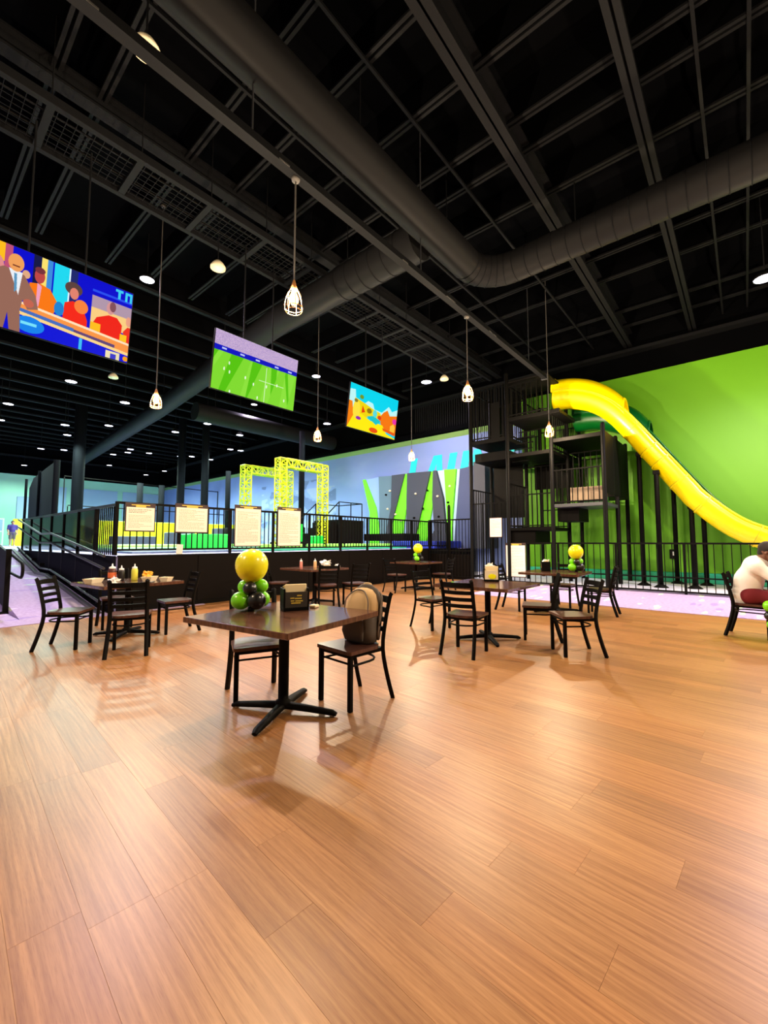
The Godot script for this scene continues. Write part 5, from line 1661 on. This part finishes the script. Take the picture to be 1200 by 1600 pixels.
func build_dining():
	var G := "square pedestal tables"
	var t1 := make_table("dark walnut pedestal table nearest the viewer with balloons and napkins", 1.02, 1.1, deg_to_rad(20))
	t1.position = W(2.06, 0, 2.79)
	t1.rotation.y = deg_to_rad(8)
	var t2 := make_table("dark walnut table in the middle right with a yellow napkin holder", 1.05, 1.05, deg_to_rad(42))
	t2.position = W(5.33, 0, 2.7)
	copy(t2, W(2.26, 0, 6.72), 0.1, "dark table on the left covered with food trays and bottles", G)
	copy(t2, W(6.05, 0, 7.15), 0.0, "dark table before the black platform wall with two sauce bottles", G)
	copy(t2, W(9.65, 0, 7.05), 0.0, "farthest dark table, with the smallest balloon cluster", G)
	copy(t2, W(8.2, 0, 2.75), 0.05, "dark table at the right rear with a balloon cluster", G)
	copy(t2, W(7.95, 0, -1.12), 0.1, "table in front of the seated person at the right edge", G)
	var c := make_chair("black ladder-back chair with a backpack on its seat at the nearest table")
	c.position = W(2.59, 0, 2.56)
	c.rotation.y = facing(-0.42, 0.03)
	var C := [
		[2.12, 3.26, -0.16, -0.36, "black chair tucked under the far side of the nearest table"],
		[4.55, 2.6, 0.44, 0.05, "black chair with its slatted back to the viewer at the middle right table"],
		[5.5, 3.72, -0.2, -1.0, "black chair on the far left side of the middle right table"],
		[5.86, 2.2, -0.35, 0.93, "black chair pushed against the right side of the middle right table"],
		[5.35, 1.6, -0.29, 0.34, "black chair standing off the right of the middle right table"],
		[1.52, 6.54, 0.35, -0.27, "black chair leftmost in the picture at the food-covered table"],
		[1.94, 5.66, 0.44, 0.9, "black chair with its back to the viewer at the food-covered table"],
		[2.83, 6.47, -1.0, 0.12, "black chair on the right side of the food-covered table"],
		[2.35, 7.5, -0.15, -1.0, "black chair behind the food-covered table"],
		[5.42, 7.6, 0.7, -0.7, "black chair behind the table with two sauce bottles"],
		[5.75, 6.42, 0.5, 0.85, "black chair in front of the sauce bottle table, left of two with backs turned"],
		[6.4, 6.25, 0.3, 0.95, "black chair on the right of the sauce bottle table, back to the viewer"],
		[8.72, 7.05, 1.0, 0.0, "black chair left of the farthest table"],
		[9.85, 6.3, -0.1, 1.0, "black chair right of the farthest table"],
		[8.5, 2.05, -0.1, 1.0, "black chair on the right of the rear table with balloons"],
		[8.95, 2.85, -1.0, 0.05, "black chair at the far side of the rear table with balloons"],
		[7.95, 3.5, 0.1, -1.0, "black chair on the left of the rear table with balloons"],
		[7.9, -0.02, -0.12, -1.0, "black chair under the seated person at the right edge"],
	]
	for q in C: copy(c, W(q[0], 0, q[1]), facing(q[2], q[3]), q[4], "ladder-back dining chairs")
	var top := 0.751
	# nearest table
	centrepiece(W(1.98, top, 3.14), "balloon centrepiece with big yellow balloon on the nearest table", deg_to_rad(-49.5))
	napkin_dispenser(W(2.24, top, 2.9), deg_to_rad(-49.5 + 24), "black napkin dispenser with gold print on the nearest table", true)
	var pn := thing("folded_napkin", "small folded cream napkin beside the black dispenser", "napkin", W(2.42, top, 2.86), 0.4)
	part("paper", box(Vector3(0, 0.012, 0), Vector3(0.075, 0.024, 0.06), 0.006), M.napkin, pn)
	# middle right table
	napkin_dispenser(W(5.66, top, 2.8), deg_to_rad(-49.5 - 16), "napkin holder with a yellow printed card on the middle right table", false)
	crumple(W(5.72, top + 0.17, 2.85), 0.05, M.white, "white paper tuft above the yellow napkin holder", 3)
	# left table
	paper_tray(W(1.86, top, 6.84), 0.6, "cream paper tray at the left corner of the food-covered table")
	paper_tray(W(2.5, top, 6.62), 0.75, "cream paper tray at the middle of the food-covered table")
	paper_tray(W(2.62, top, 6.35), 0.5, "small cream tray at the right end of the food-covered table", 0.12)
	squeeze_bottle(W(2.12, top, 6.96), Color(0.30, 0.12, 0.08), "dark brown sauce bottle with an orange label on the food-covered table", 0.25, 1.6)
	squeeze_bottle(W(2.22, top, 6.9), Color(0.10, 0.08, 0.08), "black sauce bottle on the food-covered table", 0.22, 1.25)
	squeeze_bottle(W(2.38, top, 6.86), Color(0.86, 0.84, 0.30), "yellow-green bottle on the food-covered table", 0.24, 1.3)
	crumple(W(2.02, top, 6.55), 0.055, M.white, "crumpled white napkin at the front of the food-covered table", 11)
	crumple(W(2.5, top + 0.055, 6.72), 0.05, mat(Color(0.95, 0.68, 0.2), 0.7), "crumpled yellow wrapper in a tray on the food-covered table", 12)
	var ph := thing("phone", "black phone lying on the food-covered table", "phone", W(2.4, top, 6.34), 0.9)
	part("body", box(Vector3(0, 0.005, 0), Vector3(0.16, 0.01, 0.075), 0.003), M.b_black, ph)
	# sauce bottle table
	squeeze_bottle(W(5.8, top, 7.3), Color(0.86, 0.55, 0.50), "pink sauce bottle, left of two")
	squeeze_bottle(W(6.02, top, 7.1), Color(0.90, 0.72, 0.50), "peach sauce bottle, right of two")
	paper_tray(W(6.25, top, 6.98), 0.9, "cream tray beside the two sauce bottles")
	crumple(W(6.28, top + 0.05, 7.05), 0.075, M.white, "large crumpled white paper on the sauce bottle table", 21)
	crumple(W(6.42, top, 6.84), 0.05, M.white, "crumpled white paper at the right of the sauce bottle table", 22)
	var ph2 := thing("phone", "black tray lying on the sauce bottle table", "tray", W(5.98, top, 6.85), 0.8)
	part("body", box(Vector3(0, 0.006, 0), Vector3(0.24, 0.012, 0.1), 0.003), M.b_black, ph2)
	# farthest and rear tables
	centrepiece(W(9.8, top, 7.1), "small balloon centrepiece on the farthest table", deg_to_rad(-20), 1.0, true)
	centrepiece(W(8.45, top, 2.45), "balloon centrepiece on the right rear table", deg_to_rad(-70))
	napkin_dispenser(W(8.25, top, 2.95), 0.4, "dark napkin dispenser on the right rear table", true)
	crumple(W(8.25, top + 0.15, 2.95), 0.05, M.white, "white napkin tuft on the rear table dispenser", 31)
	# balloons tied beside the seated person's chair
	var b := thing("balloon_cluster", "lime and black balloons tied beside the seated person's chair", "balloons", W(7.6, 0.2, -0.2))
	balloon(b, Vector3(0, 0.27, 0), 0.07, "b_green")
	balloon(b, Vector3(0.03, 0.135, 0), 0.062, "b_black", Vector3(0, 0, 1.2))
	balloon(b, Vector3(0.0, 0.02, 0.02), 0.06, "b_green", Vector3(2.8, 0, 0))
	part("string", rod(Vector3(0.0, -0.19, 0.0), Vector3(0.0, 0.3, 0), 0.003, 5), M.white, b)
	build_backpack()

func build_backpack():
	var b := thing("backpack", "tan and grey backpack resting on the chair at the nearest table", "backpack", W(2.685, 0.463, 2.56), facing(-0.42, 0.03) + 0.1)
	b.scale = Vector3(1.04, 1, 0.86)
	# local -Z faces the table, +Z leans on the chair back
	part("lower_body", loft([[Vector3(0, 0, 0.0), 0.13, 0.07, 3.0], [Vector3(0, 0.012, 0.0), 0.15, 0.09, 3.0], [Vector3(0, 0.1, 0.0), 0.165, 0.105, 3.2], [Vector3(0, 0.2, 0.01), 0.16, 0.10, 3.2], [Vector3(0, 0.26, 0.015), 0.152, 0.095, 3.2]]), M.bag_grey, b)
	part("upper_body", loft([[Vector3(0, 0.255, 0.015), 0.155, 0.098, 3.2], [Vector3(0, 0.33, 0.025), 0.148, 0.09, 3.0], [Vector3(0, 0.40, 0.04), 0.125, 0.075, 2.6], [Vector3(0, 0.44, 0.05), 0.085, 0.05, 2.4], [Vector3(0, 0.452, 0.055), 0.03, 0.02, 2.0]]), M.bag_tan, b)
	part("back_panel", loft([[Vector3(0, 0.02, 0.085), 0.145, 0.03, 3.0], [Vector3(0, 0.25, 0.095), 0.168, 0.042, 3.0], [Vector3(0, 0.37, 0.10), 0.155, 0.04, 2.8], [Vector3(0, 0.44, 0.10), 0.115, 0.034, 2.5], [Vector3(0, 0.478, 0.095), 0.055, 0.02, 2.2]]), M.bag_grey, b)
	part("front_pocket", loft([[Vector3(0, 0.03, -0.10), 0.10, 0.02, 3.0], [Vector3(0, 0.1, -0.115), 0.115, 0.03, 3.0], [Vector3(0, 0.19, -0.105), 0.105, 0.025, 3.0], [Vector3(0, 0.22, -0.095), 0.07, 0.015, 2.4]]), M.bag_grey, b)
	part("zip", tube(S(), spline([Vector3(-0.13, 0.28, -0.07), Vector3(-0.12, 0.36, -0.055), Vector3(-0.06, 0.425, -0.02), Vector3(0, 0.44, -0.01), Vector3(0.06, 0.425, -0.02), Vector3(0.12, 0.36, -0.055), Vector3(0.13, 0.28, -0.07)], 4), 0.006, 6), M.bag_trim, b)
	part("handle", tube(S(), spline([Vector3(-0.04, 0.44, 0.09), Vector3(-0.035, 0.48, 0.11), Vector3(0.035, 0.48, 0.11), Vector3(0.04, 0.44, 0.09)], 4), 0.010, 6), M.bag_tan, b)
	for s in [-1.0, 1.0]:
		part("strap", tube(S(), spline([Vector3(s * 0.06, 0.43, 0.10), Vector3(s * 0.135, 0.40, 0.13), Vector3(s * 0.178, 0.27, 0.06), Vector3(s * 0.172, 0.10, 0.03), Vector3(s * 0.15, 0.03, 0.07)], 4), 0.016, 8, 0.4), M.bag_trim, b)
		part("buckle", box(Vector3(s * 0.178, 0.17, 0.04), Vector3(0.012, 0.05, 0.03), 0.003), M.black, b)

func build_signs():
	sign_board(W(3.14, 1.78, 8.86), 0.50, 0.50, sheet_image(150, 130, 1, true, 13), "small rules board, first from the left on the railing")
	sign_board(W(4.14, 1.80, 8.86), 0.66, 0.56, sheet_image(180, 140, 2, false, 16), "wide rules board, second from the left on the railing")
	sign_board(W(5.47, 1.68, 8.86), 0.66, 0.92, sheet_image(170, 240, 3, false, 30), "tall rules board above the big yellow balloon")
	sign_board(W(6.65, 1.69, 8.86), 0.69, 0.95, sheet_image(170, 240, 4, false, 30), "tall rules board under the yellow arches, last in the row")
	sign_board(W(12.72, 1.77, 6.12), 0.40, 0.60, sheet_image(120, 180, 5, false, 20), "small white notice on the tower post", true, false)
	sign_board(W(12.78, 0.74, 5.5), 0.62, 1.02, sheet_image(150, 240, 6, false, 16), "large white rules sheet on the floor railing beside the tower", true)
	for q in [[3.9, 1.14, 0.13, 0.24, "white paper slip hanging below the second sign"], [3.08, 0.91, 0.28, 0.22, "white sheet taped to the platform front behind the food-covered table"]]:
		var t := thing("paper_notice", q[4], "notice", W(q[0], q[1], 8.86), 0, "")
		part("sheet", bx(S(), Vector3(0, 0, 0), Vector3(q[2], q[3], 0.003), Basis(Vector3(0, 0, 1), -0.06)), M.white, t)

func build_people():
	var seated := {"pelvis": Vector3(0, 0.57, 0.04), "chest": Vector3(0, 0.78, 0.02), "upper": Vector3(0, 0.98, -0.06), "neck": Vector3(0, 1.08, -0.13), "head": Vector3(0, 1.18, -0.20), "hup": Vector3(0, 0.86, -0.5).normalized(), "hfwd": Vector3(0, -0.5, -0.86).normalized(),
		"shoulder": Vector3(0.17, 0.97, -0.08), "elbow": Vector3(0.22, 0.79, -0.31), "wrist": Vector3(0.10, 0.79, -0.54), "palm": Vector3(0, -1, 0), "hip": Vector3(0.09, 0.565, 0.0), "knee": Vector3(0.12, 0.53, -0.42), "ankle": Vector3(0.12, 0.10, -0.36), "toe": Vector3(0.13, 0.045, -0.50)}
	person("person", "person in a cream T-shirt and maroon shorts hunched on a chair", W(7.9, 0, -0.03), facing(-0.08, -1.0), 1.0, seated, rgb(120, 80, 62), rgb(246, 242, 238), rgb(110, 14, 26), rgb(32, 24, 24), rgb(60, 50, 50), 0.017)
	var stand := {"pelvis": Vector3(0, 0.92, 0), "chest": Vector3(0, 1.12, 0.0), "upper": Vector3(0, 1.34, 0.01), "neck": Vector3(0, 1.45, 0.0), "head": Vector3(0, 1.58, -0.02), "hup": Vector3.UP, "hfwd": Vector3(0, 0, -1),
		"shoulder": Vector3(0.18, 1.36, 0.01), "elbow": Vector3(0.24, 1.10, 0.03), "wrist": Vector3(0.22, 0.88, -0.08), "palm": Vector3(0, 0, -1), "hip": Vector3(0.09, 0.88, 0), "knee": Vector3(0.10, 0.48, -0.01), "ankle": Vector3(0.10, 0.09, 0.02), "toe": Vector3(0.12, 0.04, -0.12)}
	person("person", "child in a purple top standing far down the ramp corridor", W(4.55, 1.04, 31.6), PI, 0.85, stand, rgb(140, 96, 78), rgb(44, 24, 96), rgb(70, 60, 62), rgb(40, 30, 30), rgb(180, 170, 160), 0.03)
	person("person", "distant person in a red top behind the ramp railing", W(5.6, 1.04, 21.5), 0.6, 0.9, stand, rgb(190, 140, 120), rgb(170, 40, 50), rgb(40, 40, 50), rgb(40, 28, 26), rgb(180, 170, 160), 0.03)
